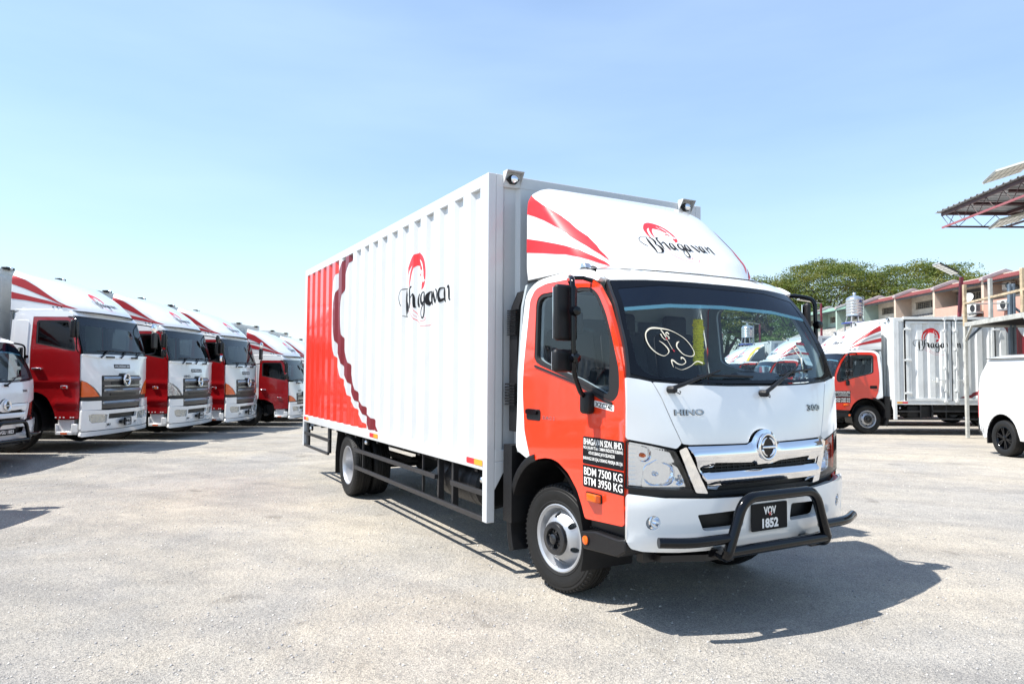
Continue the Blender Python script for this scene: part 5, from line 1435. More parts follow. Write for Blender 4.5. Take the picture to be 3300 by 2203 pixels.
# left row
ya = R(91)
T = [(-8.2, 14.545), (-8.10, 17.75), (-7.95, 20.65)]
make_big('nearest heavy lorry of the left row, amber corner lamps and plate VHJ 1841', T[0], ya, dz=0, plate=('VHJ', '1841'), mirrors='none1')
make_big('second heavy lorry of the left row, with clear corner lamps and black mirrors', T[1], ya, dz=gz(-7, 17.0), amber=False, plate=('VHE', '1641'), hino=True)
make_big('third heavy lorry of the left row, with chrome door mirror and amber corner lamps', T[2], ya, dz=gz(-7, 20), plate=('VHD', '1430'), chrome_lamps=True, mirrors='chrome')
MEDI = make_big('smaller red and white lorry, fourth in the left row, with amber corner lamps', (-7.15, 23.55), ya, medium=True, dz=gz(-7, 23), plate=('VHA', '923'), box_top=3.3, det=False, name='medium_lorry')
q = copy_tree(MEDI); q.location = (-7.1, 26.6, gz(-7, 26)); q['label'] = 'fifth lorry of the left row, mostly hidden behind the rear of the foreground lorry'
q = copy_tree(MEDI); q.location = (-7.6, 30.2, gz(-7, 29)); q['label'] = 'farthest lorry of the left row, only its white box top showing over the others'
L0 = (-9.53, 11.68)
make_light('light lorry at the left edge with white grille, black bull bar, plate VGU 1823', L0, ya, full=False, plate='VGU 1823', chrome=False, dz=gz(-8.6, 11.0) + .0, marks=False, steer=0., box_mat=OLDW)

NEAR = [o for o in COL.objects if o.type == 'EMPTY' and o.get('label', '').endswith('VGU 1823')][0]
q = copy_tree(NEAR); q.location = (-6.9, 6.6, 0); q['label'] = 'light lorry parked just beyond the left edge, its shadow reaching into the yard'  # unseen copy added for its shadow, standing in for another vehicle
# ---------------------------------------------------------------- white van
def van():
    t = thing('panel_van', 'plain white panel van with black alloy wheel, cut off by the right edge', 'van', (10.39, 14.3, 0), R(180) * 0 + 0)
    # local: x sideways, y=0 rear, front at -4.9
    XW = [(.3, .90), (.45, .935), (1.15, .94), (1.5, .90), (1.85, .80), (1.93, .74)]
    rear = [(.30, -.18), (.45, -.05), (.62, 0), (1.27, -.02), (1.6, -.10), (1.88, -.22), (1.95, -.34)]
    arch = lambda yc, r=.44, n=16: [(yc + r * math.cos(a), .345 + r * 1.05 * math.sin(a)) for a in np.linspace(0, math.pi, n)]
    for s in (-1, 1):
        def sf(y, z, s=s):
            x = _sm(z, XW, .04)
            # shoulder crease, flared arch
            x += .010 * math.exp(-((z - 1.13) / .02) ** 2) * -1 + .006 * math.exp(-((z - 1.40) / .015) ** 2) * -1
            for yc in (-.74, -3.9):
                d = math.hypot(y - yc, (z - .345) / 1.05)
                x += .022 * max(0, 1 - abs(d - .50) / .07)
            x -= .05 * max(0, (y + .12) / .12) ** 2 + .25 * max(0, (-4.3 - y) / .6) ** 2
            return (s * x, y, z)
        S = Surf(sf, s, e=.006)
        out = [(-.18, .30), (-.05, .45), (0, .62), (-.02, 1.27), (-.10, 1.6), (-.21, 1.88), (-4.0, 1.92), (-4.5, 1.3), (-4.85, 1.05), (-4.9, .45), (-4.8, .33)]
        out = out + [(-4.34, .33)] + arch(-3.9)[::-1][:] + [(-3.46, .33), (-1.18, .33)] + arch(-.74)[::-1] + [(-.30, .33)]
        # window of the front door
        fd = [(-3.1, 1.22), (-3.1, 1.78), (-3.85, 1.78), (-4.25, 1.22)]
        b = panel('body_side', [out, fd], S, WHITE, t, res=.07, thick=.03, smooth=60)
        panel('window_glass', [fd], S, GLASSD, b, res=.3, thick=0, off=-.01)
        panel('blind_panel', [rrect(-2.6, -.26, 1.22, 1.80, .07, 5)], S, WHITE, b, res=.1, thick=.012, off=.006, bevel=.006)
        sm = MB()
        for y in (-2.95, -3.05): pass
        sm.tube([S(-2.72, z, .001) for z in np.linspace(.38, 1.85, 12)], .004, 4); sm.tube([S(y, 1.845, .002) for y in np.linspace(-.25, -3.0, 10)], .004, 4)
        sm.obj('panel_seam', GUARD, b)
        tl = panel('tail_lamp', [[(-.012, .70), (-.03, 1.25), (-.075, 1.25), (-.05, .70)]], S, REDL, t, res=.1, thick=.02, off=.008)
        for yc in (-.74, -3.9):
            wheel_v(t, s * .81, yc, .345, s)
            V = []; ar = arch(yc, .45)
            for p in ar: V += [(s * .90, p[0], p[1]), (s * .55, p[0], p[1])]
            mk('wheel_housing', V, [(2 * i, 2 * i + 1, 2 * i + 3, 2 * i + 2) for i in range(len(ar) - 1)], BLK, t)
            MB().box(min(s * .66, s * .93), max(s * .66, s * .93), yc + .42, yc + .45, .21, .62).obj('mud_flap', BLK, t)
        if s < 0:
            q = panel('load_sticker', [[(-.245, .43), (-.10, .43), (-.10, .53), (-.245, .53)]], S, VWHT, t, res=.1, thick=.001, off=.006)
            g = MB()
            for z in (.435, .48, .525): g.beam(S(-.24, z, .009), S(-.105, z, .009), .002, .004)
            for y in (-.24, -.19, -.15, -.105): g.beam(S(y, .435, .009), S(y, .525, .009), .002, .004)
            g.obj('sticker_lines', VBLK, q)
        panel('bumper_corner', [[(-.12, .36), (-.02, .50), (.0, .63), (-.05, .63), (-.10, .50), (-.16, .36)]], S, GUARD, t, res=.08, thick=.02, off=.012)
    # rear, roof, front
    rows = []
    for z, y in [(.30, -.18), (.40, -.08), (.50, -.03), (.62, .005), (.9, .01), (1.27, -.02), (1.45, -.05), (1.6, -.10), (1.75, -.15), (1.88, -.22)]:
        w = _sm(z, XW, .04) - .045; rows.append([(w * u, y + .05 * (1 - abs(u) ** 4) - .02, z) for u in np.linspace(-1, 1, 13)])
    V = [p for r in rows for p in r]; F = [(j * 13 + i, j * 13 + i + 1, (j + 1) * 13 + i + 1, (j + 1) * 13 + i) for j in range(len(rows) - 1) for i in range(12)]
    mk('tailgate', V, [f[::-1] for f in F], WHITE, t, smooth=60)
    rows = []
    for y in np.linspace(-.15, -3.95, 14):
        rows.append([(.83 * u, y - (.02 if False else 0), 1.875 + .10 * (1 - abs(u) ** 3.5) ** .6 * min(1, (-.10 - y) / .25 + .35)) for u in np.linspace(-1, 1, 17)])
    V = [p for r in rows for p in r]; F = [(j * 17 + i, (j + 1) * 17 + i, (j + 1) * 17 + i + 1, j * 17 + i + 1) for j in range(13) for i in range(16)]
    rf = mk('roof', V, F, WHITE, t, smooth=60)
    g = MB()
    for s in (-1, 1): g.tube([(s * .835, y, 1.882) for y in np.linspace(-.18, -3.9, 8)], .008, 5)
    g.obj('drip_rail', GUARD, rf)
    Sf = Surf(lambda x, z: (x, -3.95 - (1.9 - z) * .62 + .12 * (abs(x) / .9) ** 3, z))
    panel('windshield', [[(-.80, 1.22), (.80, 1.22), (.74, 1.84), (-.74, 1.84)]], Sf, GLASSD, t, res=.15, thick=0)
    panel('front_panel', [[(-.88, .95), (.88, .95), (.84, 1.20), (-.84, 1.20)]], Surf(lambda x, z: (x, -4.80 + .15 * (abs(x) / .9) ** 3 + max(0, z - 1) * 1.3, z)), WHITE, t, res=.12, thick=.03)
    panel('front_bumper', [[(-.90, .33), (.90, .33), (.90, .94), (-.90, .94)]], Surf(lambda x, z: (x, -4.88 + .2 * (abs(x) / .9) ** 3, z)), WHITE, t, res=.12, thick=.04)
    MB().box(-.86, .86, -4.7, -.1, .33, .36).obj('floor_pan', CHAS, t)
def wheel_v(t, x, y, z, s):
    X = Matrix.Translation((x, y, z)) @ Matrix.Scale(s, 4, (1, 0, 0))
    def pl(b):
        b.V = [tuple(X @ Vector(v)) for v in b.V]
        if s < 0: b.F = [f[::-1] for f in b.F]
        return b
    rb = MB().lathe([(.205, -.09), (.20, .02), (.212, .085), (.222, .098), (.213, .10), (.20, .085), (.19, .0), (.19, -.08)], ax='x', n=36)
    rb.lathe([(.05, .03), (.055, .08), (.045, .092), (.03, .095), (0, .095)], ax='x', n=20)
    for i in range(6):
        for d in (-.13, .13):
            a = 2 * math.pi * i / 6 + .3 + d
            rb.beam((.072, .04 * math.cos(a), .04 * math.sin(a)), (.080, .202 * math.cos(a), .202 * math.sin(a)), .026, .03, up=(1, 0, 0))
    rim = pl(rb).obj('wheel', BLKG, t, smooth=40)
    pl(MB().lathe([(.0, -.02), (.19, -.02), (.19, -.03)], ax='x', n=24)).obj('brake_disc', CHAS, rim)
    tp = [(.205, -.1), (.25, -.115), (.315, -.115), (.335, -.10), (.345, -.06), (.346, -.03), (.338, -.025), (.338, -.018), (.346, -.013), (.346, .013), (.338, .018), (.338, .025), (.346, .03), (.345, .06), (.335, .10), (.315, .113), (.25, .115), (.222, .10)]
    pl(MB().lathe(tp, ax='x', n=48)).obj('tyre', RUBR, rim, smooth=35)
van()

# ---------------------------------------------------------------- steel platform at the right
RUST = mat('rusty_cream_steel', (.52, .41, .27), .75, var=.5, scale=9, bump=.2)
RUSTG = mat('grey_steel_rust_spots', (.48, .48, .44), .65, var=.35, scale=5)
BLUS = mat('blue_grey_steel', (.13, .17, .21), .5, var=.3, scale=5)
MARS = mat('maroon_steel', (.16, .018, .03), .5, var=.2, scale=5)
CONC = mat('weathered_fibre_cement', (.30, .29, .27), .9, var=.6, scale=4, bump=.4, bscale=30)
def platform():
    t = thing('steel_platform', 'raised steel platform with rusty handrail posts above the white van', 'platform', (11.6, 17.9, 0))
    o = Vector((11.6, 17.9, 0)); A = Vector((0, 0, 0)); B = Vector((-.33, -1.45, 0)); Cc = Vector((-.66, -2.95, 0)); D = Vector((-.98, -4.35, 0))
    up = Vector((0, 0, 1))
    def p(name, a, b, w, h, m): return MB().beam(a, b, w, h).obj(name, m, t, bevel=.006)
    g0 = gz(11.6, 17.9)
    p('post', A + up * g0, A + up * 2.80, .075, .075, RUSTG)
    p('handrail_post', A + up * 2.80, A + up * 3.87, .075, .075, RUST)
    p('handrail_post', B + up * 2.9, B + up * 3.83, .075, .075, RUSTG); p('handrail_post', Cc + up * 2.9, Cc + up * 3.86, .075, .075, RUST); p('handrail_post', D + up * 2.9, D + up * 3.86, .075, .075, RUST)
    p('post', D + up * 0, D + up * 2.8, .075, .075, RUSTG)
    p('deck_beam', A + up * 2.84, D + up * 2.84, .06, .11, RUSTG)
    p('handrail', A + up * 3.385, D + up * 3.385, .05, .055, RUST)
    E_ = Vector((1.15, 0, 0)); G = Vector((1.9, -4.35, 0))
    p('handrail', A + up * 3.87, E_ + up * 3.90, .02, .025, GUARD); p('handrail', A + up * 3.38, E_ + up * 3.40, .03, .03, RUSTG)
    for dx in (0, .10): p('post', E_ + Vector((dx, 0, g0)), E_ + Vector((dx, 0, 3.9)), .06, .09, BLUS)
    p('deck_beam', A + up * 2.83, Vector((2.2, 0, 2.83)), .06, .10, RUSTG)
    p('deck_beam', D + up * 2.83, Vector((1.8, -4.35, 2.83)), .06, .10, RUSTG)
    p('brace', A + up * 2.42, Vector((-.10, -.42, 2.80)), .05, .05, RUSTG); p('brace', A + up * 2.42, Vector((.42, 0, 2.80)), .05, .05, BLUS)
    p('brace', Vector((-.70, -3.05, 2.80)), Vector((-.86, -3.75, 2.25)), .06, .06, RUSTG); p('brace', Vector((-.86, -3.75, 2.25)), D + up * 1.6, .06, .06, RUSTG)
    p('brace', E_ + Vector((.1, 0, 3.9)), Vector((1.9, 0, 3.35)), .05, .05, GUARD); p('brace', E_ + Vector((.1, 0, 3.3)), Vector((1.8, 0, 2.9)), .05, .05, BLUS)
    # chequered deck on joists
    MB().prism([A + up * 2.88, Vector((2.2, 0, 2.88)), Vector((1.8, -4.35, 2.88)), D + up * 2.88], (0, 0, .012)).obj('deck_plate', GUARD, t)
    for k in range(9):
        f = (k + .5) / 9; a = A.lerp(D, f); b = Vector((2.2, 0, 0)).lerp(Vector((1.8, -4.35, 0)), f)
        p('joist', a + up * 2.85, b + up * 2.85, .04, .06, GUARD)
platform()

# ---------------------------------------------------------------- canopy roof
SHEET = mat('bare_metal_sheet', (.30, .31, .31), .5, metal=.3, var=.2, scale=2)
TRUS = mat('dark_maroon_truss', (.05, .018, .022), .5, var=.3, scale=5)
def canopy():
    t = thing('canopy_roof', 'open metal canopy roof on trusses jutting in at the top right', 'canopy', (13, 21, 0))
    ox, oy = 13, 21
    def L(x, y, z): return (x - ox, y - oy, z)
    # ribbed sheets running across, each a part of its own
    y = 21.25; k = 0
    while y > 9.0:
        x0 = 12.92 - (21.25 - y) * .075
        V = []; prof = [(0, 0), (.10, 0), (.125, .035), (.165, .035), (.19, 0), (.29, 0)]
        for a, h in prof: V += [L(x0, y - a, 6.50 + h + .004 * k * 0), L(30, y - a, 6.50 + h)]
        n = len(prof); F = [(2 * i, 2 * i + 1, 2 * i + 3, 2 * i + 2) for i in range(n - 1)]
        V += [(v[0], v[1], v[2] - .012) for v in V]; F += [tuple(i + 2 * n for i in f[::-1]) for f in F] + [(2 * i, 2 * i + 2, 2 * i + 2 + 2 * n, 2 * i + 2 * n) for i in range(n - 1)]
        mk('roof_sheet', V, F, SHEET, t, smooth=0)
        y -= .29; k += 1
    def truss(a, b, m1, m2, pit=.75):
        a = Vector(a); b = Vector(b); Ln = (b - a).length; d = (b - a) / Ln; n = int(Ln / pit)
        q = MB(); q.beam(a, b, .06, .09); r = q.obj('truss_chord', m1, t)
        MB().beam(a - Vector((0, 0, .40)), b - Vector((0, 0, .40)), .045, .05).obj('bottom_chord', m2, r)
        w = MB()
        for i in range(n):
            p0 = a + d * (i * pit); p1 = a + d * ((i + .5) * pit); p2 = a + d * ((i + 1) * pit)
            w.tube([p0 - Vector((0, 0, .04)), p1 - Vector((0, 0, .40))], .010, 5); w.tube([p1 - Vector((0, 0, .40)), p2 - Vector((0, 0, .04))], .010, 5)
        w.obj('web_bars', m1, r)
    truss(L(13.08, 21.15, 6.43), L(13.02 - .9 + .0, 9.2, 6.43), TRUS, mat('salmon_steel', (.30, .09, .10), .5))
    truss(L(13.1, 21.0, 6.43), L(29.5, 21.0, 6.43), TRUS, TRUS)
    truss(L(14.9, 20.9, 6.43), L(14.2, 9.2, 6.43), TRUS, TRUS)
    for y in (19.7, 18.3, 16.8): MB().beam(L(13.1, y, 6.42), L(29.5, y, 6.42), .06, .08).obj('purlin', TRUS, t)
    for x, y in ((21, 20.9), (28.5, 20.9), (21, 9.4), (28.5, 9.4)): MB().beam(L(x, y, -.1), L(x, y, 6.4), .15, .15).obj('column', MARS, t)
canopy()

# ---------------------------------------------------------------- solar street lamps
CELL = mat('solar_cell_glass', (.55, .60, .62), .12, coat=1.); PFR = mat('lamp_frame_dark', (.02, .02, .022), .4)
WCELL = mat('lamp_diffuser', (.78, .78, .70), .4)
LFR = mat('lamp_frame_cream', (.58, .58, .50), .5)
def solar_lamp(label, base, top, tip, pm=None, wid=.42, side=(0, 1, 0), arm=.35, fm=None):
    t = thing('solar_street_lamp', label, 'street lamp', base, 0, 'solar street lamps')
    b = Vector(base); top = Vector(top) - b; tip = Vector(tip) - b
    MB().beam((0, 0, 0), top, .10, .10, up=(0, 1, 0)).obj('pole', pm or MARS, t)
    d = (tip - top); s0 = top + d * arm
    MB().beam(top, s0, .05, .04).obj('arm', GALV, t)
    S = Vector(side).normalized() * wid / 2; n = d.normalized().cross(S).normalized()
    if n.z < 0: n = -n
    MB().prism([s0 - S, tip - S, tip + S, s0 + S], n * .05).obj('lamp_panel', fm or PFR, t)
    q = MB()
    nn = 6
    for i in range(nn):
        for j in (0, 1):
            a = s0.lerp(tip, (i + .1) / nn); c = s0.lerp(tip, (i + .9) / nn)
            u0, u1 = (-.9, -.06) if j == 0 else (.06, .9)
            MBq = [a + S * u0 - n * .006, c + S * u0 - n * .006, c + S * u1 - n * .006, a + S * u1 - n * .006]
            MB().prism(MBq, -n * .004).obj('light_cell', WCELL, t)
    MB().prism([s0.lerp(tip, .05) - S * .9, tip - S * .9, tip + S * .9, s0.lerp(tip, .05) + S * .9], n * .058).obj('solar_cell', CELL, t)
solar_lamp('solar lamp on a leaning maroon pole in front of the pink terrace roofs', (16.35, 26, -.2), (16.75, 26, 5.2), (15.62, 25.7, 5.62), arm=.25, wid=.5, side=(0, 1, .0))
solar_lamp('solar lamp on a thin maroon pole between mirror and green roofed house', (18.6, 42, -.4), (18.57, 42, 5.83), (17.2, 42, 6.04), arm=.4)
solar_lamp('solar lamp on a maroon pole beside the water tank seen through the windscreen', (17.7, 50, -.4), (17.7, 50, 5.13), (16.5, 50, 5.30), arm=.4)
solar_lamp('farthest solar lamp, seen through the windscreen right of the garland', (18.0, 60, -.4), (18.0, 60, 5.03), (17.25, 60, 5.15), arm=.4)
solar_lamp('large solar lamp panel above the sloping edge of the canopy roof', (13.1, 16.3, -.1), (12.6, 16.1, 6.62), (10.95, 15.9, 6.07), arm=.42, wid=.5, side=(0, 1, -.35), fm=LFR)
solar_lamp('solar lamp hanging below the back truss of the canopy roof', (15.6, 20.3, -.1), (15.4, 20.2, 6.3), (13.8, 19.9, 5.85), arm=.35, wid=.5, side=(0, 1, -.35), fm=LFR)

# ---------------------------------------------------------------- water tanks
BST = mat('tank_label_blue', (.02, .06, .22), .4)
def tank(label, x, y, z0, r, h, zg):
    t = thing('water_tank', label, 'water tank', (x, y, zg))
    z0 -= zg
    pr = [(r * .9, 0)]
    nb = 6
    for i in range(nb):
        a = h * i / nb; b = h * (i + 1) / nb
        pr += [(r, a + .02), (r, b - .05), (r * .975, b - .035), (r * .975, b - .01)]
    pr += [(r, h), (r * .85, h + r * .22), (r * .45, h + r * .42), (r * .2, h + r * .48), (.0, h + r * .5)]
    bo = MB().lathe([(a, b + z0) for a, b in pr], n=36).obj('tank_shell', STEEL, t, smooth=30)
    MB().lathe([(.0, 0), (r * .16, 0), (r * .16, .10), (r * .24, .13), (r * .18, .22), (0, .24)], (0, 0, z0 + h + r * .46), n=16).obj('lid', STEEL, bo)
    S = Surf(lambda a, z: (r * 1.005 * math.sin(a), -r * 1.005 * math.cos(a), z))
    for k in range(4): letters('tank_lettering', [('IIIII' if k == 3 else 'SAFE 304', .15, .55, z0 + h * (.12 + .22 * k), z0 + h * (.17 + .22 * k) + (.10 if k == 3 else 0))], S, BST, bo, off=.01, bold=.03)
    st = MB()
    for i in range(8):
        a = 2 * math.pi * i / 8; st.beam((r * .9 * math.cos(a), r * .9 * math.sin(a), z0), (r * 1.1 * math.cos(a), r * 1.1 * math.sin(a), z0 - .42), .04, .04)
    st.tube([(r * 1.1 * math.cos(a), r * 1.1 * math.sin(a), z0 - .42) for a in np.linspace(0, 2 * math.pi, 17)], .02, 5)
    st.obj('tank_stand', GALV, t)
    for sx in (-1, 1):
        for sy in (-1, 1): MB().beam((sx * r * .85, sy * r * .85, 0), (sx * r * .85, sy * r * .85, z0 - .44), .10, .10).obj('tower_leg', GALV, t)
    MB().box(-r * 1.15, r * 1.15, -r * 1.15, r * 1.15, z0 - .50, z0 - .44).obj('tower_deck', mat('blue_tarpaulin', (.02, .06, .35), .6), t)
    l_ = MB(); l_.beam((r * .8, -r * .8, z0 - .5), (r * .8, -r * .8, z0 + h + .15), .03, .03); l_.beam((r * .55, -r * .85, z0 + h + .15), (r * .8, -r * .8, z0 + h + .15), .03, .03)
    l_.obj('feed_pipe', GALV, t)
tank('tall stainless steel water tank on a stand before the pink terrace houses', 24.5, 50, 5.72, .565, 1.22, -.4)
tank('stainless steel water tank seen through the windscreen above the far lorry boxes', 16.83, 50, 4.15, .42, .72, -.4)

# ---------------------------------------------------------------- terrace houses
PINK = mat('pink_plaster', (.58, .46, .37), .85, var=.12, scale=2.5, bump=.1, bscale=20)
CREAM = mat('cream_plaster', (.66, .60, .50), .85, var=.25, scale=2)
CORAL = mat('coral_plaster', (.58, .32, .25), .85, var=.08, scale=2)
GRN = mat('mint_plaster', (.36, .47, .41), .85, var=.15, scale=2)
CAP = mat('grey_coping', (.42, .36, .36), .8, var=.2, scale=3)
RROOF = mat('maroon_roof_sheet', (.17, .035, .03), .55, var=.35, scale=3)
GROOF = mat('green_roof_sheet', (.16, .28, .22), .6, var=.3, scale=3)
ROOMD = mat('dark_room', (.02, .02, .022), .8)
GRIL = mat('grille_bars_cream', (.30, .27, .22), .7)
def house(y0, y1, wall, roofm, label, finm, kind):
    t = thing('terrace_house', label, 'house', (29, y0, -.48))
    W_ = y1 - y0; zb = 0; G = .48
    zt = 7.42 + G
    # cross wall with sloping coping
    fin = [(0, 0), (0, zt), (1.36, zt + .52), (4.2, zt - .35), (9, zt - 1.8), (9, 0)]
    MB().prism([(x, 0, z) for x, z in fin], (0, .24, 0)).obj('party_wall', finm, t)
    MB().prism([(-.10, -.05, zt - .02), (-.10, -.05, zt + .16), (1.36, -.05, zt + .70), (4.2, -.05, zt - .17), (4.2, -.05, zt - .35), (1.36, -.05, zt + .50)], (0, .34, 0)).obj('coping', CAP, t)
    MB().box(1.2, 1.35, .24, W_, 0, 4.9).obj('front_wall', wall, t)
    # upper wall round the window opening
    z0, z1 = 6.46 + G, 6.93 + G; ya_, yb_ = .7, W_ - .55
    w = MB(); w.box(1.2, 1.35, .24, W_, 4.9, z0); w.box(1.2, 1.35, .24, W_, z1, zt + .42); w.box(1.2, 1.35, .24, ya_, z0, z1); w.box(1.2, 1.35, yb_, W_, z0, z1)
    if kind != 'open': w.obj('upper_wall', CREAM if wall is PINK else wall, t)
    else:
        MB().box(1.2, 1.35, .24, W_, 4.9, z0 - .35).box(1.2, 1.35, .24, W_, z1 + .3, zt + .42).obj('upper_wall', CREAM, t)
        MB().box(1.5, 1.55, .24, W_, z0 - .4, z1 + .35).obj('grey_board', mat('grey_boarding', (.13, .13, .13), .8), t)
    wn = MB().box(1.36, 1.38, ya_, yb_, z0, z1).obj('window', ROOMD, t)
    MB().box(1.19, 1.22, ya_ - .05, yb_ + .05, z0 - .05, z0).box(1.19, 1.22, ya_ - .05, yb_ + .05, z1, z1 + .05).box(1.19, 1.24, (ya_ + yb_) / 2 - .03, (ya_ + yb_) / 2 + .03, z0, z1).obj('window_frame', GRIL, wn)
    g = MB(); n = 16
    for i in range(n + 1): g.box(1.225, 1.24, ya_ + (yb_ - ya_) * i / n - .012, ya_ + (yb_ - ya_) * i / n + .012, z0, z1)
    for i in range(1, 4): g.box(1.22, 1.235, ya_, yb_, z0 + (z1 - z0) * i / 4 - .010, z0 + (z1 - z0) * i / 4 + .010)
    g.obj('window_bars', GRIL, wn)
    # corrugated roof
    V = []; n = int(W_ / .09)
    for i in range(n + 1):
        y = .24 + (W_ - .24) * i / n; h = .035 * (i % 2)
        V += [(-.05, y, zt - .12 + h), (1.4, y, zt + .42 + h), (5.5, y, zt - .72 + h)]
    F = [(3 * i, 3 * i + 1, 3 * i + 4, 3 * i + 3) for i in range(n)] + [(3 * i + 1, 3 * i + 2, 3 * i + 5, 3 * i + 4) for i in range(n)]
    V2 = [(v[0], v[1], v[2] - .03) for v in V]; N = len(V)
    F += [tuple(i + N for i in f[::-1]) for f in F] + [(3 * i + 3, 3 * i + 3 + N, 3 * i + N, 3 * i) for i in range(n)]
    mk('roof', V + V2, F, roofm, t, smooth=0)
    MB().box(-.02, .02, .24, W_, zt - .27, zt - .16).obj('fascia', GUARD, t)
    # weathered lean-to over the ground floor
    V = []; n = int(W_ / .16)
    for i in range(n + 1):
        y = .0 + W_ * i / n; h = .05 * (i % 2)
        V += [(-2.4, y, 4.9 + h), (1.2, y, 6.1 + G + h - .1)]
    F = [(2 * i, 2 * i + 1, 2 * i + 3, 2 * i + 2) for i in range(n)]
    V2 = [(v[0], v[1], v[2] - .03) for v in V]; N = len(V)
    F += [tuple(i + N for i in f[::-1]) for f in F]
    if kind != 'coral': mk('lean_to_roof', V + V2, F, CONC, t, smooth=0)
    MB().box(-2.35, -2.2, .0, W_, 0, 4.85).obj('rear_wall', wall if kind != 'coral' else CORAL, t)
    if kind in ('coral', 'open'): MB().box(-.06, .1, .26, W_ - .02, 4.86, 6.1 + G - .02).obj('coral_wall', CORAL, t)
    return t
hs = [(66.9, 71.6, GRN, GROOF, 'farthest terrace house, pale green under a green roof', GRN, ''), (62.4, 66.9, GRN, GROOF, 'mint green terrace house with green roof behind the thin lamp pole', GRN, ''),
      (57.6, 62.4, PINK, GROOF, 'pink terrace house with green roof edge behind the water tank', GRN, ''), (52.8, 57.6, PINK, RROOF, 'pink terrace house with barred window just right of the water tank', PINK, ''),
      (47.9, 52.8, PINK, RROOF, 'middle pink terrace house with a wide barred window above the side-on lorry', PINK, ''),
      (42.9, 47.9, PINK, RROOF, 'pink terrace house with grey boarding and satellite dish behind the leaning lamp pole', PINK, 'open'),
      (38.0, 42.9, PINK, RROOF, 'terrace house with coral lower wall behind the platform handrail', PINK, 'coral'), (33.1, 38.0, PINK, RROOF, 'nearest terrace house, cut off by the right edge', PINK, 'coral')]
for h in hs: house(*h)

def dish():
    t = thing('satellite_dish', 'round white satellite dish tilted on the terrace wall behind the platform rail', 'satellite dish', (28.75, 44.0, 6.4))
    d = MB(); d.lathe([(0, 0), (.12, .012), (.25, .045), (.34, .085), (.345, .075), (.25, .03), (.12, -.004), (0, -.012)], n=28)
    M_ = Matrix.Rotation(R(62), 4, Vector((.6, -.5, .0)).normalized().cross(Vector((0, 0, 1)))) if False else Matrix.Rotation(R(-62), 4, 'Y') @ Matrix.Rotation(R(25), 4, 'X')
    d.V = [tuple(M_ @ Vector(v)) for v in d.V]; d.obj('dish', mat('dish_grey', (.62, .63, .63), .4), t, smooth=60)
    MB().tube([(.05, 0, 0), (.15, .0, -.3), (.25, .0, -.4)], .025, 6).tube([M_ @ Vector((0, .3, .06)), M_ @ Vector((0, .05, .40))], .012, 6).obj('mount', GUARD, t)
dish()
ACW = mat('aircon_cream', (.62, .62, .58), .5, var=.1, scale=6)
def aircon(label, x, y, z, w=.85, h=.55):
    t = thing('air_conditioner', label, 'air conditioner', (x, y, z), 0, 'outdoor air conditioning units')
    MB().box(-.15, .15, -w / 2, w / 2, 0, h).obj('casing', ACW, t, bevel=.02)
    MB().lathe([(.0, 0), (h * .40, 0), (h * .42, -.01), (h * .40, -.02)], (-.152, -w * .15, h / 2), 'x', 20, 1).obj('fan_guard', GUARD, t)
    g = MB()
    for k in range(9): g.box(-.14 + k * .03, -.13 + k * .03, -w / 2 - .012, -w / 2, .06, h - .06)
    g.obj('side_louvre', GUARD, t)
    MB().box(-.12, .3, -w / 2, w / 2, -.06, 0).obj('bracket', GALV, t)
aircon('large outdoor air conditioner below the satellite dish on the coral wall', 28.6, 43.3, 5.42, .9, .54)
aircon('outdoor air conditioner on the coral wall behind the blue platform post', 28.6, 40.6, 5.38, .8, .54)
aircon('small air conditioner high on the terrace wall above the handrail', 29.9, 42.0, 6.75, .8, .42)

# ---------------------------------------------------------------- rain trees
BARK = mat('dark_bark', (.055, .042, .032), .9, var=.4, scale=3)
def leafmat(name, a, b, c):
    m = mat(name, a, .6); n = m.node_tree.nodes; l = m.node_tree.links; p = n['Principled BSDF']
    tc = n.new('ShaderNodeTexCoord'); nz = n.new('ShaderNodeTexNoise'); nz.inputs['Scale'].default_value = .55; nz.inputs['Detail'].default_value = 6; l.new(tc.outputs['Object'], nz.inputs[0])
    nz2 = n.new('ShaderNodeTexNoise'); nz2.inputs['Scale'].default_value = 4.; l.new(tc.outputs['Object'], nz2.inputs[0])
    ad = n.new('ShaderNodeMath'); ad.operation = 'MULTIPLY_ADD'; l.new(nz2.outputs[0], ad.inputs[0]); ad.inputs[1].default_value = .5; 
    l.new(nz.outputs[0], ad.inputs[2])
    r = n.new('ShaderNodeValToRGB'); e = r.color_ramp.elements; e[0].position = .55; e[0].color = a + (1,); e[1].position = .95; e[1].color = c + (1,)
    k = e.new(.74); k.color = b + (1,)
    l.new(ad.outputs[0], r.inputs[0]); l.new(r.outputs[0], p.inputs['Base Color'])
    p.inputs['Roughness'].default_value = .65
    # light passing through the leaves
    tr = n.new('ShaderNodeBsdfTranslucent'); l.new(r.outputs[0], tr.inputs[0]); mx = n.new('ShaderNodeMixShader'); mx.inputs[0].default_value = .35
    l.new(p.outputs[0], mx.inputs[1]); l.new(tr.outputs[0], mx.inputs[2]); l.new(mx.outputs[0], n['Material Output'].inputs[0])
    return m
LEAF1 = leafmat('rain_tree_leaves', (.06, .105, .02), (.125, .165, .03), (.24, .215, .045))
LEAF2 = leafmat('rain_tree_leaves_green', (.04, .095, .018), (.08, .15, .03), (.15, .19, .045))
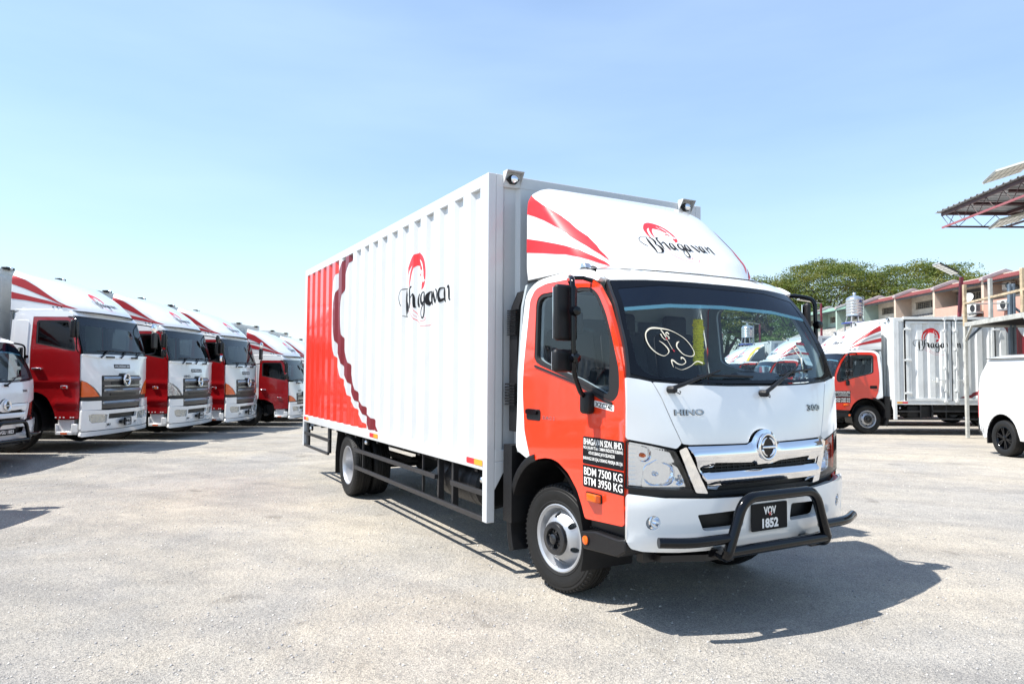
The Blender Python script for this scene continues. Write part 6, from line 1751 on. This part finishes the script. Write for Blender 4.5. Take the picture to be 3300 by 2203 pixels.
def rain_tree(label, x, y, r, ztop, zlow, seed, lm, trunk=True, dens_=1.):
    rs = np.random.RandomState(seed); g = -.48
    t = thing('rain_tree', label, 'tree', (x, y, g), 0, 'rain trees behind the houses')
    Hh = ztop - g; zf = zlow - g
    # limbs
    b = MB(); tips = []
    fork = Vector((0, 0, zf * .55))
    b.tube([(0, 0, 0), (.1, .05, zf * .3), fork], .4, 8, rs=[.55, .42, .36])
    for i in range(8):
        a = 2 * math.pi * i / 8 + rs.rand() * .5; L1 = r * (.35 + .25 * rs.rand())
        p1 = fork + Vector((math.cos(a) * L1 * .5, math.sin(a) * L1 * .5, (Hh - zf) * .35 + rs.rand() * .8)); p2 = p1 + Vector((math.cos(a + .2) * L1 * .7, math.sin(a + .2) * L1 * .7, (Hh - zf) * .28))
        b.tube([fork, p1, p2], .2, 6, rs=[.32, .24, .16])
        for j in range(5):
            a2 = a + (rs.rand() - .5) * 1.8; p3 = p2 + Vector((math.cos(a2) * r * .30, math.sin(a2) * r * .30, (Hh - zf) * (.05 + .22 * rs.rand()))); b.tube([p1.lerp(p2, .4 + .6 * rs.rand()), (p2 + p3) / 2 + Vector((0, 0, -.2)), p3], .05, 5, rs=[.14, .09, .05])
            for k in range(3):
                a3 = a2 + (rs.rand() - .5) * 2; p4 = p3 + Vector((math.cos(a3) * r * .16, math.sin(a3) * r * .16, .5 + rs.rand() * .6)); b.tube([p3.lerp(p2, .3 * rs.rand()), p4], .02, 4, rs=[.04, .015])
    b.obj('trunk', BARK, t, smooth=60)
    # crown: flat sprays of leaves over an umbrella, looser below
    nc = int(250 * dens_); V = []; 
    C = []
    for i in range(nc):
        u = rs.rand() ** .55; a = rs.rand() * 6.283
        lump = 1 + .10 * math.sin(3 * a + seed) + .07 * math.sin(7 * a + 2 * seed)
        rr = r * u * lump
        top = zf + (Hh - zf) * (1 - (u ** 2.6) * .62) * (1 + .05 * math.sin(rr * 1.3 + a * 4))
        low = zf + (Hh - zf) * (.30 + .25 * (1 - u)) * .8
        z = top - (top - low) * rs.rand() ** 3.0
        C.append((rr * math.cos(a), rr * math.sin(a), z, .55 + .75 * rs.rand()))
    C = np.array(C); per = 120
    n = len(C) * per
    ci = np.repeat(np.arange(len(C)), per)
    a = rs.rand(n) * 6.283; q = np.sqrt(rs.rand(n)); s = C[ci, 3] * (r / 9)**.3
    P = np.stack([C[ci, 0] + np.cos(a) * q * s * 1.7, C[ci, 1] + np.sin(a) * q * s * 1.7, C[ci, 2] + (rs.randn(n) * .15 + .30 * (1 - q * q)) * s], -1)
    sz = .06 + .085 * rs.rand(n)
    nv = rs.randn(n, 3) + np.array([0, 0, 1.7]); nv /= np.linalg.norm(nv, axis=1)[:, None]
    tv = np.cross(nv, rs.randn(n, 3)); tv /= np.linalg.norm(tv, axis=1)[:, None]; bv = np.cross(nv, tv)
    Q = np.stack([P - tv * sz[:, None], P + bv * sz[:, None] * .55, P + tv * sz[:, None], P - bv * sz[:, None] * .55], 1).reshape(-1, 3)
    F = np.arange(4 * n).reshape(-1, 4)
    me = bpy.data.meshes.new('crown'); me.vertices.add(len(Q)); me.vertices.foreach_set('co', Q.ravel()); me.loops.add(F.size); me.loops.foreach_set('vertex_index', F.ravel().astype(np.int32))
    me.polygons.add(len(F)); me.polygons.foreach_set('loop_start', np.arange(0, F.size, 4, dtype=np.int32)); me.update(calc_edges=True)
    me.materials.append(lm); o = bpy.data.objects.new('crown', me); link(o, t); o['kind'] = 'stuff'
rain_tree('wide rain tree filling the sky line behind the water tank', 38.0, 84, 8.6, 14.6, 6.5, 1, LEAF1, dens_=1.7)
rain_tree('rain tree spreading right behind the pink roofs, sky showing through its limbs', 46.8, 80, 7.4, 14.0, 8.0, 5, LEAF1, dens_=1.15)
rain_tree('rain tree behind the foreground cab, seen between mirror and roof', 31.0, 88, 7.5, 13.2, 5.0, 9, LEAF1, dens_=1.3)
rain_tree('dense green tree seen through the windscreen behind the water tank', 27.5, 92, 7.5, 11.5, 2.5, 12, LEAF2, dens_=1.5)
rain_tree('green tree seen through the windscreen left of the lamp poles', 21.0, 95, 6.5, 10.0, 2.0, 15, LEAF2, dens_=1.2)
rain_tree('lower bushy tree between the terrace and the larger rain trees', 33.5, 78, 5.5, 9.0, 2.0, 21, LEAF2, dens_=1.)
